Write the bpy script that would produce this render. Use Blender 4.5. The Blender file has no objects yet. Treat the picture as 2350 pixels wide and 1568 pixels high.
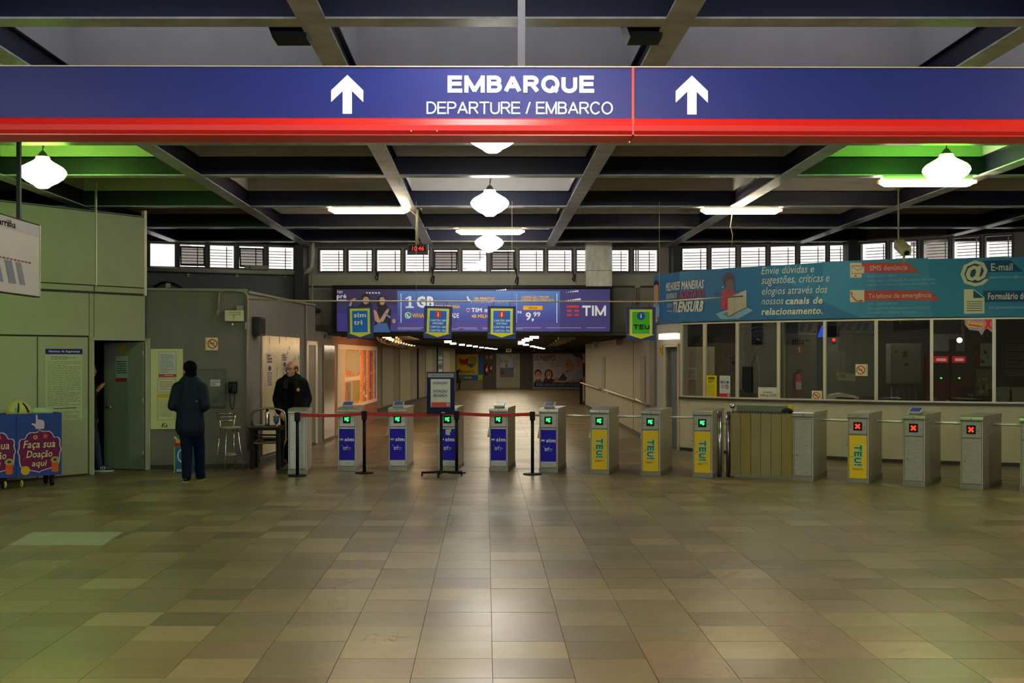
import bpy, bmesh, math, random
from mathutils import Vector, Matrix
S = bpy.context.scene
COL = S.collection
PI = math.pi
rnd = random.Random(7)

# ---------------------------------------------------------------- camera, sky, lights, exposure
F, VX, HZ, H = 2600.0, 1115.0, 820.0, 1.8        # focal length in pixels, vanishing point, eye height in metres
cam = bpy.data.cameras.new('camera'); camo = bpy.data.objects.new('camera', cam); COL.objects.link(camo)
camo.location = (0, 0, H); camo.rotation_euler = (PI/2, 0, 0)
cam.sensor_width = 36; cam.lens = 36*F/2350
cam.shift_x = (1175-VX)/2350; cam.shift_y = (HZ-784)/2350
cam.clip_start = .05; cam.clip_end = 300
S.camera = camo
S.view_settings.view_transform = 'Standard'; S.view_settings.look = 'None'
S.view_settings.gamma = 1; S.view_settings.use_curve_mapping = False
S.view_settings.exposure = 0.0
W = bpy.data.worlds.new('world'); S.world = W; W.use_nodes = True
W.node_tree.nodes['Background'].inputs['Color'].default_value = (1, .97, .95, 1)
W.node_tree.nodes['Background'].inputs['Strength'].default_value = 2.1
S.cycles.max_bounces = 5; S.cycles.diffuse_bounces = 3; S.cycles.glossy_bounces = 2
S.cycles.use_adaptive_sampling = True; S.cycles.adaptive_threshold = .12; S.cycles.adaptive_min_samples = 12
S.cycles.transparent_max_bounces = 12; S.cycles.transmission_bounces = 4
S.cycles.sample_clamp_indirect = 4.0; S.cycles.caustics_reflective = False; S.cycles.caustics_refractive = False
S.cycles.use_denoising = True

def area(name, loc, rot, sx, sy, power, col):
    l = bpy.data.lights.new(name, 'AREA'); l.shape = 'RECTANGLE'; l.size = sx; l.size_y = sy
    l.energy = power; l.color = col
    o = bpy.data.objects.new(name, l); COL.objects.link(o); o.location = loc; o.rotation_euler = rot
    return o
# cool fill light added high in front of the closed rear wall, behind the photographer
area('rear_fill_light', (0, -7.6, 3.75), (math.radians(86), 0, 0), 14, .8, 420, (.8, .9, 1))
# area lights added for unseen hall lamps and as fill, behind and beside the photographer
for lx, ly, pw, c in ((.6, 2.6, 290, (1, .78, .55)), (5.2, 4.6, 210, (1, .82, .56)), (-5.3, 7.4, 95, (.3, 1, .22)),
                      (9.4, 9.3, 230, (1, .93, .72)), (-4.4, 1.5, 190, (1, .88, .66)), (-9.3, 9.3, 150, (1, .9, .72))):
    area('hall_lamp_fill', (lx, ly, 4.05), (0, 0, 0), .6, .6, pw, c)
# corridor lamps further along, behind the billboard
area('corridor_lamp_light', (.9, 43.5, 2.21), (0, 0, 0), 2.4, 37, 620, (1, .86, .62))
area('mural_light', (-1.7, 28.2, 2.2), (0, math.radians(50), 0), .3, 5, 60, (1, .6, .28))
area('booth_light', (6.4, 21.3, 2.7), (0, 0, math.radians(-28)), 3.2, .5, 38, (1, .88, .66))  # unseen light added to brighten the booth inside

# ---------------------------------------------------------------- helpers
def WP(px, py, Y):                                # a point of the photograph at a true depth
    return Vector(((px-VX)/F*Y, Y, H-(py-HZ)/F*Y))
def gy(py): return H*F/(py-HZ)                    # depth of a floor point
def lin(c):
    c = c/255.0
    return c/12.92 if c <= .04045 else ((c+.055)/1.055)**2.4
def rgb(h):
    return (lin(int(h[0:2], 16)), lin(int(h[2:4], 16)), lin(int(h[4:6], 16)), 1)
MATS = {}
def mat(name, hexc, rough=.6, metal=0, var=0, scale=6, bump=0, emit=0, spec=.5, coat=0, stretch=(1, 1, 1), coords='Object'):
    if name in MATS: return MATS[name]
    m = bpy.data.materials.new(name); m.use_nodes = True; MATS[name] = m
    nt = m.node_tree; b = nt.nodes['Principled BSDF']
    b.inputs['Base Color'].default_value = rgb(hexc)
    b.inputs['Roughness'].default_value = rough; b.inputs['Metallic'].default_value = metal
    b.inputs['Specular IOR Level'].default_value = spec
    if coat: b.inputs['Coat Weight'].default_value = coat; b.inputs['Coat Roughness'].default_value = .15
    if emit:
        b.inputs['Emission Color'].default_value = rgb(hexc); b.inputs['Emission Strength'].default_value = emit
    if var or bump:
        tc = nt.nodes.new('ShaderNodeTexCoord'); mp = nt.nodes.new('ShaderNodeMapping'); n = nt.nodes.new('ShaderNodeTexNoise')
        mp.inputs['Scale'].default_value = stretch
        n.inputs['Scale'].default_value = scale; n.inputs['Detail'].default_value = 5; n.inputs['Roughness'].default_value = .65
        nt.links.new(tc.outputs[coords], mp.inputs[0]); nt.links.new(mp.outputs[0], n.inputs['Vector'])
        if var:
            r = nt.nodes.new('ShaderNodeMapRange'); r.inputs[1].default_value = .3; r.inputs[2].default_value = .7
            r.inputs[3].default_value = 1-var; r.inputs[4].default_value = 1+var
            mx = nt.nodes.new('ShaderNodeVectorMath'); mx.operation = 'SCALE'
            mx.inputs[0].default_value = rgb(hexc)[:3]
            nt.links.new(n.outputs['Fac'], r.inputs[0]); nt.links.new(r.outputs[0], mx.inputs['Scale'])
            nt.links.new(mx.outputs[0], b.inputs['Base Color'])
        if bump:
            bp = nt.nodes.new('ShaderNodeBump'); bp.inputs['Strength'].default_value = bump; bp.inputs['Distance'].default_value = .01
            nt.links.new(n.outputs['Fac'], bp.inputs['Height']); nt.links.new(bp.outputs[0], b.inputs['Normal'])
    return m
def ink(hexc): return mat('ink_'+hexc, hexc, .55, spec=.25)
def glow(hexc, e): return mat('glow_%s_%g' % (hexc, e), hexc, .5, emit=e)
def glass(name, tint, gloss=.08, rough=.02):
    if name in MATS: return MATS[name]
    m = bpy.data.materials.new(name); m.use_nodes = True; MATS[name] = m
    nt = m.node_tree; nt.nodes.remove(nt.nodes['Principled BSDF'])
    t = nt.nodes.new('ShaderNodeBsdfTransparent'); t.inputs[0].default_value = tint
    g = nt.nodes.new('ShaderNodeBsdfGlossy'); g.inputs['Roughness'].default_value = rough
    x = nt.nodes.new('ShaderNodeMixShader'); x.inputs[0].default_value = gloss
    nt.links.new(t.outputs[0], x.inputs[1]); nt.links.new(g.outputs[0], x.inputs[2])
    nt.links.new(x.outputs[0], nt.nodes['Material Output'].inputs[0])
    return m

TXT = {}
def text_mesh(s, bold=0.0):
    k = (s, bold)
    if k not in TXT:
        c = bpy.data.curves.new('t', 'FONT'); c.body = s; c.resolution_u = 2; c.space_character = 1+max(0, bold)*2.4
        o = bpy.data.objects.new('t', c); m = o.to_mesh()
        TXT[k] = ([v.co.copy() for v in m.vertices], [list(p.vertices) for p in m.polygons])
        o.to_mesh_clear(); bpy.data.objects.remove(o); bpy.data.curves.remove(c)
        if bold >= .01:                               # heavier weight: the glyphs laid over themselves, slightly shifted
            v0, f0 = TXT[k]; vs = []; fs = []
            for dx, dy in ((0, 0), (bold, 0), (-bold, 0), (0, bold*.8), (0, -bold*.8), (bold*.7, bold*.6), (-bold*.7, -bold*.6), (bold*.7, -bold*.6), (-bold*.7, bold*.6)):
                n = len(vs); vs += [Vector((v.x+dx, v.y+dy, .00025*(n//max(1, len(v0))))) for v in v0]; fs += [[n+i for i in f] for f in f0]
            TXT[k] = (vs, fs)
    return TXT[k]

class MB:
    def __init__(s): s.v = []; s.f = []; s.m = []; s.sm = []; s.mats = []
    def mi(s, m):
        if m not in s.mats: s.mats.append(m)
        return s.mats.index(m)
    def add(s, vs, fs, m, smooth=False):
        b = len(s.v); k = s.mi(m); s.v += [tuple(v) for v in vs]
        for f in fs: s.f.append([b+i for i in f]); s.m.append(k); s.sm.append(smooth)
        return s
    def box(s, x0, x1, y0, y1, z0, z1, m, M=None):
        vs = [Vector((x, y, z)) for z in (z0, z1) for y in (y0, y1) for x in (x0, x1)]
        if M is not None: vs = [M @ v for v in vs]
        return s.add(vs, [(0, 2, 3, 1), (4, 5, 7, 6), (0, 1, 5, 4), (2, 6, 7, 3), (0, 4, 6, 2), (1, 3, 7, 5)], m)
    def prism(s, pts, y0, y1, m):                 # outline in x, z, pushed through y
        n = len(pts)
        a = sum(pts[i][0]*pts[(i+1) % n][1]-pts[(i+1) % n][0]*pts[i][1] for i in range(n))
        if a < 0: pts = pts[::-1]
        vs = [(x, y0, z) for x, z in pts]+[(x, y1, z) for x, z in pts]
        fs = [list(range(n)), list(range(2*n-1, n-1, -1))]+[(i+n, (i+1) % n+n, (i+1) % n, i) for i in range(n)]
        return s.add(vs, fs, m)
    def prismz(s, pts, z0, z1, m):                # outline in x, y, pushed through z
        n = len(pts)
        a = sum(pts[i][0]*pts[(i+1) % n][1]-pts[(i+1) % n][0]*pts[i][1] for i in range(n))
        if a < 0: pts = pts[::-1]
        vs = [(x, y, z0) for x, y in pts]+[(x, y, z1) for x, y in pts]
        fs = [list(range(n-1, -1, -1)), list(range(n, 2*n))]+[(i, (i+1) % n, (i+1) % n+n, i+n) for i in range(n)]
        return s.add(vs, fs, m)
    def flat(s, pts, y, m):                       # a flat printed shape in x, z facing -y
        n = len(pts)
        a = sum(pts[i][0]*pts[(i+1) % n][1]-pts[(i+1) % n][0]*pts[i][1] for i in range(n))
        if a < 0: pts = pts[::-1]
        return s.add([(x, y, z) for x, z in pts], [list(range(n))], m)
    def rect(s, x0, z0, x1, z1, y, m): return s.flat([(x0, z0), (x1, z0), (x1, z1), (x0, z1)], y, m)
    def disc(s, x, z, r, y, m, n=20, rz=None):
        rz = rz or r
        return s.flat([(x+r*math.cos(2*PI*i/n), z+rz*math.sin(2*PI*i/n)) for i in range(n)], y, m)
    def ring(s, x, z, r, w, y, m, n=24, rz=None):
        rz = rz or r; k = rz/r
        vs = []; fs = []
        for i in range(n):
            c, d = math.cos(2*PI*i/n), math.sin(2*PI*i/n)
            vs += [(x+r*c, y, z+rz*d), (x+(r-w)*c, y, z+(r-w)*k*d)]
        for i in range(n):
            j = (i+1) % n; fs.append((2*i, 2*j, 2*j+1, 2*i+1))
        return s.add(vs, fs, m)
    def line(s, x0, z0, x1, z1, w, y, m):
        dx, dz = x1-x0, z1-z0; l = math.hypot(dx, dz) or 1; nx, nz = -dz/l*w/2, dx/l*w/2
        return s.flat([(x0+nx, z0+nz), (x1+nx, z1+nz), (x1-nx, z1-nz), (x0-nx, z0-nz)], y, m)
    def tube(s, pts, r, m, n=8, closed=False, r2=None, smooth=True):
        pts = [Vector(p) for p in pts]; N = len(pts); vs = []; fs = []; up = None
        for i, p in enumerate(pts):
            if closed: t = pts[(i+1) % N]-pts[i-1]
            else: t = (pts[min(i+1, N-1)]-pts[max(i-1, 0)])
            t = t.normalized() if t.length > 1e-9 else Vector((0, 0, 1))
            if up is None:
                a = Vector((0, 0, 1)) if abs(t.z) < .9 else Vector((1, 0, 0)); up = (a-t*a.dot(t)).normalized()
            else:
                up = up-t*up.dot(t); up = up.normalized() if up.length > 1e-6 else Vector((1, 0, 0))
            q = t.cross(up); rr = r if r2 is None else r+(r2-r)*i/max(1, N-1)
            for k in range(n):
                an = 2*PI*k/n; vs.append(p+(up*math.cos(an)+q*math.sin(an))*rr)
        for i in range(N if closed else N-1):
            for k in range(n):
                a = i*n+k; b = i*n+(k+1) % n; j = ((i+1) % N)*n
                fs.append((a, b, j+(k+1) % n, j+k))
        s.add(vs, fs, m, smooth)
        if not closed:
            b = len(s.v)-len(vs); k = s.mi(m)
            s.f.append([b+i for i in range(n-1, -1, -1)]); s.m.append(k); s.sm.append(False)
            s.f.append([b+(N-1)*n+i for i in range(n)]); s.m.append(k); s.sm.append(False)
        return s
    def lathe(s, prof, c, m, n=20, smooth=True, M=None):
        vs = []; fs = []; c = Vector(c)
        for r, z in prof:
            for k in range(n):
                v = Vector((r*math.cos(2*PI*k/n), r*math.sin(2*PI*k/n), z))
                vs.append(c+(M @ v if M is not None else v))
        P = len(prof)
        for i in range(P-1):
            for k in range(n):
                fs.append((i*n+k, i*n+(k+1) % n, (i+1)*n+(k+1) % n, (i+1)*n+k))
        s.add(vs, fs, m, smooth); b = len(s.v)-len(vs); k = s.mi(m)
        s.f.append([b+i for i in range(n-1, -1, -1)]); s.m.append(k); s.sm.append(False)
        s.f.append([b+(P-1)*n+i for i in range(n)]); s.m.append(k); s.sm.append(False)
        return s
    def ell(s, c, r, m, n=14, k=9, M=None):
        vs = []; fs = []; c = Vector(c)
        if not hasattr(r, '__len__'): r = (r, r, r)
        vs.append(Vector((0, 0, -r[2])))
        for i in range(1, k):
            a = -PI/2+PI*i/k
            for j in range(n):
                b = 2*PI*j/n; vs.append(Vector((r[0]*math.cos(a)*math.cos(b), r[1]*math.cos(a)*math.sin(b), r[2]*math.sin(a))))
        vs.append(Vector((0, 0, r[2]))); T = len(vs)-1
        for j in range(n):
            fs.append((0, 1+(j+1) % n, 1+j)); fs.append((T, 1+(k-2)*n+j, 1+(k-2)*n+(j+1) % n))
            for i in range(k-2):
                fs.append((1+i*n+j, 1+i*n+(j+1) % n, 1+(i+1)*n+(j+1) % n, 1+(i+1)*n+j))
        return s.add([c+(M @ v if M is not None else v) for v in vs], fs, m, True)
    def text(s, t, x0, z0, x1, z1, y, m, bold=0.0, shear=0.0, rot=0, keep=False, mirror=False):
        """lettering whose ink fills the box; rot=-90 reads downwards"""
        vs, fs = text_mesh(t, bold)
        if not vs: return s
        ax, bx = min(v.x for v in vs), max(v.x for v in vs); ay, by = min(v.y for v in vs), max(v.y for v in vs)
        w, h = x1-x0, z1-z0
        out = []
        for v in vs:
            a = (v.x-ax)/(bx-ax or 1); b = (v.y-ay)/(by-ay or 1)
            if mirror: a = 1-a
            if rot == -90: out.append((x0+b*w, y-v.z, z1-a*h))
            else: out.append((x0+a*w+shear*(b-.5)*h, y-v.z, z0+b*h))
        return s.add(out, [f[:] if not mirror else f[::-1] for f in fs], m)
    def build(s, name, parent=None, loc=None, rotz=0, split=None, warp=None, bevel=0, stuff=False, mesh_only=False):
        me = bpy.data.meshes.new(name); vs, fs, ms, sm = s.v, s.f, s.m, s.sm
        me.from_pydata(vs, [], fs)
        for m in s.mats: me.materials.append(m)
        me.polygons.foreach_set('material_index', ms); me.polygons.foreach_set('use_smooth', sm)
        if split or warp or bevel:
            bm = bmesh.new(); bm.from_mesh(me)
            for x in (split or ()):
                bmesh.ops.bisect_plane(bm, geom=bm.verts[:]+bm.edges[:]+bm.faces[:], plane_co=(x, 0, 0), plane_no=(1, 0, 0), dist=1e-5)
            if bevel:
                bmesh.ops.bevel(bm, geom=[e for e in bm.edges if e.calc_face_angle(0) > .6], offset=bevel, segments=2, affect='EDGES', profile=.6)
            if warp:
                for v in bm.verts: v.co = warp(v.co)
            bm.to_mesh(me); bm.free()
        me.update()
        if mesh_only: return me
        o = bpy.data.objects.new(name, me); COL.objects.link(o)
        if parent is not None: o.parent = parent
        if loc is not None: o.location = loc
        o.rotation_euler = (0, 0, rotz)
        if stuff: o['kind'] = 'stuff'
        return o

# a plain grotesque stroke alphabet for the large signs: strokes on a 0..1 high grid, arcs as (cx, cz, rx, rz, from, to)
def _arc(cx, cz, rx, rz, a, b, n=14): return [(cx+rx*math.cos(math.radians(a+(b-a)*i/n)), cz+rz*math.sin(math.radians(a+(b-a)*i/n))) for i in range(n+1)]
def glyph(ch):
    g = {'E': (.62, [[(.0, 0), (0, 1)], [(0, 0), (.62, 0)], [(0, .52), (.57, .52)], [(0, 1), (.6, 1)]]),
         'M': (.8, [[(0, 0), (0, 1)], [(0, 1), (.4, 0)], [(.4, 0), (.8, 1)], [(.8, 1), (.8, 0)]]),
         'B': (.64, [[(0, 0), (0, 1)], [(0, 1), (.36, 1)]+_arc(.36, .77, .24, .23, 90, -90)+[(0, .54)], [(.3, .54), (.38, .54)]+_arc(.38, .27, .26, .27, 90, -90)+[(0, 0)]]),
         'A': (.76, [[(0, 0), (.38, 1)], [(.38, 1), (.76, 0)], [(.15, .33), (.61, .33)]]),
         'R': (.68, [[(0, 0), (0, 1)], [(0, 1), (.4, 1)]+_arc(.4, .75, .25, .25, 90, -90)+[(0, .5)], [(.36, .5), (.68, 0)]]),
         'Q': (.82, [_arc(.41, .5, .41, .52, 0, 360, 28), [(.5, .24), (.8, -.04)]]), 'O': (.82, [_arc(.41, .5, .41, .52, 0, 360, 28)]),
         'U': (.68, [[(0, 1), (0, .32)]+_arc(.34, .32, .34, .34, 180, 360)+[(.68, 1)]]),
         'D': (.7, [[(0, 0), (0, 1)], [(0, 1), (.28, 1)]+_arc(.28, .5, .42, .5, 90, -90, 20)+[(0, 0)]]),
         'P': (.64, [[(0, 0), (0, 1)], [(0, 1), (.38, 1)]+_arc(.38, .74, .26, .26, 90, -90)+[(0, .48)]]),
         'T': (.7, [[(.35, 0), (.35, 1)], [(0, 1), (.7, 1)]]), 'I': (0, [[(0, 0), (0, 1)]]),
         'C': (.76, [_arc(.4, .5, .4, .52, 40, 320, 24)]), '/': (.3, [[(0, -.02), (.3, 1.02)]]), ' ': (.16, []),
         'S': (.62, [_arc(.31, .76, .27, .25, 30, 250, 16)+_arc(.31, .25, .3, .27, 70, -150, 16)]),
         '!': (0, [[(0, .44), (0, 1)], [(0, 0), (0, .02)]])}
    return g[ch]
def strokes(mb, t, x0, z0, x1, z1, y, m, w, rot=0, gap=.15, aw=None):
    """stroke lettering: w = stroke width as a share of the height"""
    aw = aw or w; adv = []; x = aw/2
    for ch in t:
        wd, st = glyph(ch); k = 1.18 if ch == 'M' and aw > .17 else 1; adv.append((x, [[(a*k, b) for a, b in pl] for pl in st])); x += wd*k+aw+gap
    W_ = x-gap-aw/2; H_ = 1.0; quads = []
    for ox, st in adv:
        for pl in st:
            pl = [(ox+a, aw/2+b*(1-aw)) for a, b in pl]
            for i in range(len(pl)-1):
                (a, b), (c, d) = pl[i], pl[i+1]; l = math.hypot(c-a, d-b) or 1; ux, uz = (c-a)/l, (d-b)/l
                e0 = w/2 if i == 0 and len(pl) == 2 and abs(ux*uz) < .01 else (w*.14 if len(pl) == 2 else w*.06); e1 = e0
                a, b, c, d = a-ux*e0, b-uz*e0, c+ux*e1, d+uz*e1; nx, nz = -uz*w/2, ux*w/2
                q = [(a+nx, b+nz), (c+nx, d+nz), (c-nx, d-nz), (a-nx, b-nz)]
                if abs(ux*uz) > .01 and len(pl) == 2: q = [(p, min(1.0+(w-aw)/2, max(-.04-(w-aw)/2, r))) for p, r in q]
                quads.append(q)
    for i, q in enumerate(quads):
        yy = y-.00012*(i % 12)
        if rot == -90: mb.flat([(x0+r*(x1-x0), z1-p/W_*(z1-z0)) for p, r in q], yy, m)
        else: mb.flat([(x0+p/W_*(x1-x0), z0+r*(z1-z0)) for p, r in q], yy, m)

def thing(name, label, cat, loc=(0, 0, 0), rotz=0, group=None):
    o = bpy.data.objects.new(name, None); COL.objects.link(o); o.empty_display_size = .1
    o.location = loc; o.rotation_euler = (0, 0, rotz); o['label'] = label; o['category'] = cat
    if group: o['group'] = group
    return o
def tag(o, label, cat, group=None):
    o['label'] = label; o['category'] = cat
    if group: o['group'] = group
    return o
def struct(o): o['kind'] = 'structure'; return o
def inst(name, me, parent, loc=(0, 0, 0), rotz=0, scale=None):
    o = bpy.data.objects.new(name, me); COL.objects.link(o); o.parent = parent; o.location = loc; o.rotation_euler = (0, 0, rotz)
    if scale: o.scale = scale
    return o
def copy_tree(o, parent=None):
    c = o.copy(); COL.objects.link(c)
    if parent is not None: c.parent = parent
    for ch in list(o.children): copy_tree(ch, c)
    return c

class Wall:
    """a flat upright plane through two floor points; px,py of the photograph fall on it"""
    def __init__(s, A, B):
        s.o = Vector(A); d = Vector(B)-s.o; s.L = d.length; s.d = d/s.L; s.ang = math.atan2(s.d.y, s.d.x); s.n = Vector((-s.d.y, s.d.x))
    def u(s, px):
        k = (px-VX)/F                              # x = k*y
        return (k*s.o.y-s.o.x)/(s.d.x-k*s.d.y)
    def Y(s, px): return s.o.y+s.u(px)*s.d.y
    def z(s, px, py): return H-(py-HZ)/F*s.Y(px)
    def p(s, u, off=0, z=0):
        q = s.o+s.d*u-s.n*off; return Vector((q.x, q.y, z))
class Poster:
    """px box of the photograph on a wall, drawn in its own metres: x along the wall from the left edge, z up"""
    def __init__(s, w, px0, px1, py0, py1, off=0.0):
        s.w = w; s.px0, s.px1 = px0, px1; s.u0, s.u1 = w.u(px0), w.u(px1); s.wd = s.u1-s.u0
        pm = (px0+px1)/2; s.z0, s.z1 = w.z(pm, py1), w.z(pm, py0); s.py0, s.py1 = py0, py1; s.h = s.z1-s.z0
        s.loc = w.p(s.u0, off, s.z0); s.ang = w.ang
    def x(s, px): return s.w.u(px)-s.u0
    def z(s, py): return (s.py1-py)/(s.py1-s.py0)*s.h
    def bx(s, a, b, c, d): return s.x(a), s.z(d), s.x(c), s.z(b)     # px0,py0,px1,py1 -> x0,z0,x1,z1
    def root(s, name, label, cat, group=None): return thing(name, label, cat, s.loc, s.ang, group)

def lines(mb, x0, z0, x1, z1, n, y, m, fill=.5, r=None):
    """rows of small word-like dashes standing for print too small to read"""
    r = r or rnd; st = (z1-z0)/n
    for i in range(n):
        z = z1-st*(i+.5); x = x0; end = x0+(x1-x0)*r.choice((1, 1, .96, .9, .6))
        while x < end-.004:
            w = min(end-x, (x1-x0)*r.uniform(.06, .2)); mb.rect(x, z-st*fill/2, x+w, z+st*fill/2, y, m); x += w+(x1-x0)*.025
def sroot(name, loc, rotz):
    o = bpy.data.objects.new(name, None); COL.objects.link(o); o.location = loc; o.rotation_euler = (0, 0, rotz); o['kind'] = 'structure'; return o

# ---------------------------------------------------------------- structure: floor
def tile_material():
    m = bpy.data.materials.new('stone_tile'); m.use_nodes = True; nt = m.node_tree; b = nt.nodes['Principled BSDF']; L = nt.links.new
    g = nt.nodes.new('ShaderNodeNewGeometry')
    a = nt.nodes.new('ShaderNodeVectorMath'); a.operation = 'SUBTRACT'; a.inputs[1].default_value = (.0386-.46*60, 7.172-.409*60, -5)
    d = nt.nodes.new('ShaderNodeVectorMath'); d.operation = 'DIVIDE'; d.inputs[1].default_value = (.46, .409, 100)
    f = nt.nodes.new('ShaderNodeVectorMath'); f.operation = 'FLOOR'
    w = nt.nodes.new('ShaderNodeTexWhiteNoise'); w.noise_dimensions = '3D'
    L(g.outputs['Position'], a.inputs[0]); L(a.outputs[0], d.inputs[0]); L(d.outputs[0], f.inputs[0]); L(f.outputs[0], w.inputs['Vector'])
    r = nt.nodes.new('ShaderNodeValToRGB'); cs = ['63553b', '6c5f40', '675b42', '746243', '766848', '60543c', '6e5e40', '705d46', '806f4e']
    e = r.color_ramp.elements; r.color_ramp.interpolation = 'CONSTANT'
    for i, c in enumerate(cs):
        k = e[i] if i < 2 else e.new(i/len(cs))
        k.position = i/len(cs); k.color = rgb(c)
    L(w.outputs['Value'], r.inputs[0])
    n = nt.nodes.new('ShaderNodeTexNoise'); n.inputs['Scale'].default_value = 9; n.inputs['Detail'].default_value = 7; n.inputs['Roughness'].default_value = .7
    L(g.outputs['Position'], n.inputs['Vector'])
    n2 = nt.nodes.new('ShaderNodeTexNoise'); n2.inputs['Scale'].default_value = .7; n2.inputs['Detail'].default_value = 3
    L(g.outputs['Position'], n2.inputs['Vector'])
    mr = nt.nodes.new('ShaderNodeMapRange'); mr.inputs[1].default_value = .25; mr.inputs[2].default_value = .75; mr.inputs[3].default_value = .8; mr.inputs[4].default_value = 1.16
    L(n.outputs['Fac'], mr.inputs[0])
    sc = nt.nodes.new('ShaderNodeVectorMath'); sc.operation = 'SCALE'; L(r.outputs[0], sc.inputs[0]); L(mr.outputs[0], sc.inputs['Scale'])
    L(sc.outputs[0], b.inputs['Base Color'])
    m2 = nt.nodes.new('ShaderNodeMapRange'); m2.inputs[1].default_value = .3; m2.inputs[2].default_value = .7; m2.inputs[3].default_value = .29; m2.inputs[4].default_value = .4
    L(n2.outputs['Fac'], m2.inputs[0]); L(m2.outputs[0], b.inputs['Roughness'])
    return m
TILE = tile_material()
GROUT = mat('grout', '3c362c', .8)
fl = MB(); fl.box(-14, 14.5, -9, 24.5, -.2, -.014, GROUT); fl.box(-5, 9, 24.5, 65, -.2, -.014, GROUT)
floor = struct(fl.build('floor'))
TX, TY, GAP = .46, .409, .0016
tme = [MB().box(GAP, TX-GAP, GAP, TY-GAP, -.014, z, TILE).build('tile', mesh_only=True) for z in (0, .0006, -.0006)]
singles = set(); k = -3
while len(singles) < 296:
    y = 7.172+TY*k
    i0 = math.floor(((-40-VX)/F*y-.0386)/TX); i1 = math.floor(((2390-VX)/F*y-.0386)/TX)
    for i in range(i0, i1+1):
        if len(singles) < 298: singles.add((i, k))
    k += 1
for i, k in sorted(singles): inst('tile', rnd.choice(tme), floor, (.0386+TX*i, 7.172+TY*k, 0))
rest = MB()
def tl(i, k):
    x, y = .0386+TX*i, 7.172+TY*k; z = rnd.choice((0, 0, .0004, -.0004)); a, b, c, d = x+GAP, x+TX-GAP, y+GAP, y+TY-GAP
    rest.add([(a, c, z), (b, c, z), (b, d, z), (a, d, z), (a, c, -.014), (b, c, -.014), (b, d, -.014), (a, d, -.014)],
             [(0, 1, 2, 3), (4, 5, 1, 0), (5, 6, 2, 1), (6, 7, 3, 2), (7, 4, 0, 3)], TILE)
for k in range(-38, 43):
    for i in range(-29, 31):
        if (i, k) not in singles: tl(i, k)
for k in range(43, 140):
    for i in range(-10, 19): tl(i, k)
rest.build('tile', floor, stuff=True)
# steel cover plate let into the floor
p = [(20, 1252), (236, 1252), (283, 1222), (75, 1222)]
MB().prismz([tuple(WP(a, b, gy(b)).xy) for a, b in p], -.005, .004, mat('cover_plate', '86806a', .5, var=.12, scale=5)).build('access_cover', floor)
# pale studs of the worn strip under the turnstile arms
st = MB()
for a, b, py, n in ((948, 1003, 1072, 9), (1064, 1120, 1073, 10), (1186, 1240, 1076, 9), (840, 890, 1075, 8)):
    for i in range(n):
        q = WP(a+(b-a)*(i+.5)/n, py, gy(py)); st.box(q.x-.012, q.x+.012, q.y-.05, q.y+.05, 0, .003, ink('b7ab95'))
st.build('grip_strip', floor, stuff=True)

# ---------------------------------------------------------------- structure: ceiling of steel ribs, beams and deep coffers
NAVY = mat('navy_steel', '1a1b36', .42, var=.12, scale=3, spec=.4)
FLANGE = mat('flange_paint', 'a6aaa8', .4, var=.3, scale=4)
COFF = mat('coffer_plaster', 'b5b2ae', .85, var=.06, scale=3)
DARK = mat('dark_steel', '1a1a1d', .6)
YB = [-6.6, -4.2, -1.7, .8, 3.2, 5.7, 8.08, 10.37, 12.66, 14.96, 18.03, 20.94, 23.46]
XR = [.07+1.3*k for k in range(-9, 11, 2)]
ZL = 4.2
ce = MB(); ce.box(-14, 14.5, -9, 25.2, 5.4, 5.55, COFF); ceiling = struct(ce.build('ceiling'))
bme = MB(); bme.box(-14, 14.5, -.1, .1, ZL-.015, ZL, FLANGE); bme.box(-14, 14.5, -.022, .022, ZL, ZL+.23, NAVY)
bme = bme.build('beam', mesh_only=True)
for y in YB: inst('beam', bme, ceiling, (0, y, 0))
rme = MB(); rme.box(-.1, .1, -9, 24.4, ZL-.018, ZL-.002, FLANGE); rme.box(-.022, .022, -9, 24.4, ZL, ZL+.23, NAVY)
rme = rme.build('rib', mesh_only=True)
for x in XR: inst('rib', rme, ceiling, (x, 0, 0))
for j in range(len(YB)-1):
    y0, y1 = YB[j]+.06, YB[j+1]-.06; x0, x1 = .06, 2.54; z0, z1 = ZL+.23, 5.39
    c = MB(); c.add([(x0, y0, z0), (x1, y0, z0), (x1, y1, z0), (x0, y1, z0), (x0, y0, z1), (x1, y0, z1), (x1, y1, z1), (x0, y1, z1)],
                    [(0, 4, 5, 1), (1, 5, 6, 2), (2, 6, 7, 3), (3, 7, 4, 0), (4, 7, 6, 5)], COFF)
    me = c.build('coffer', mesh_only=True)
    for x in XR[:-1]: inst('coffer', me, ceiling, (x, 0, 0))
COFL = mat('coffer_light_sheet', 'd6e2ff', .5, emit=.8)
for j in (5, 6):                                   # glowing sheets added atop the bays over the sign to brighten them
    for x in XR[1:-2]: MB().box(x+.1, x+2.5, YB[j]+.1, YB[j+1]-.1, 5.35, 5.38, COFL).build('coffer_light_panel', ceiling)
cap = MB()
for y in YB: cap.box(-14, 14.5, y-.06, y+.06, ZL+.23, ZL+.24, NAVY)
for x in XR: cap.box(x-.06, x+.06, -9, 24.4, ZL+.231, ZL+.241, NAVY)
cap.build('beam_cap', ceiling)

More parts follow.
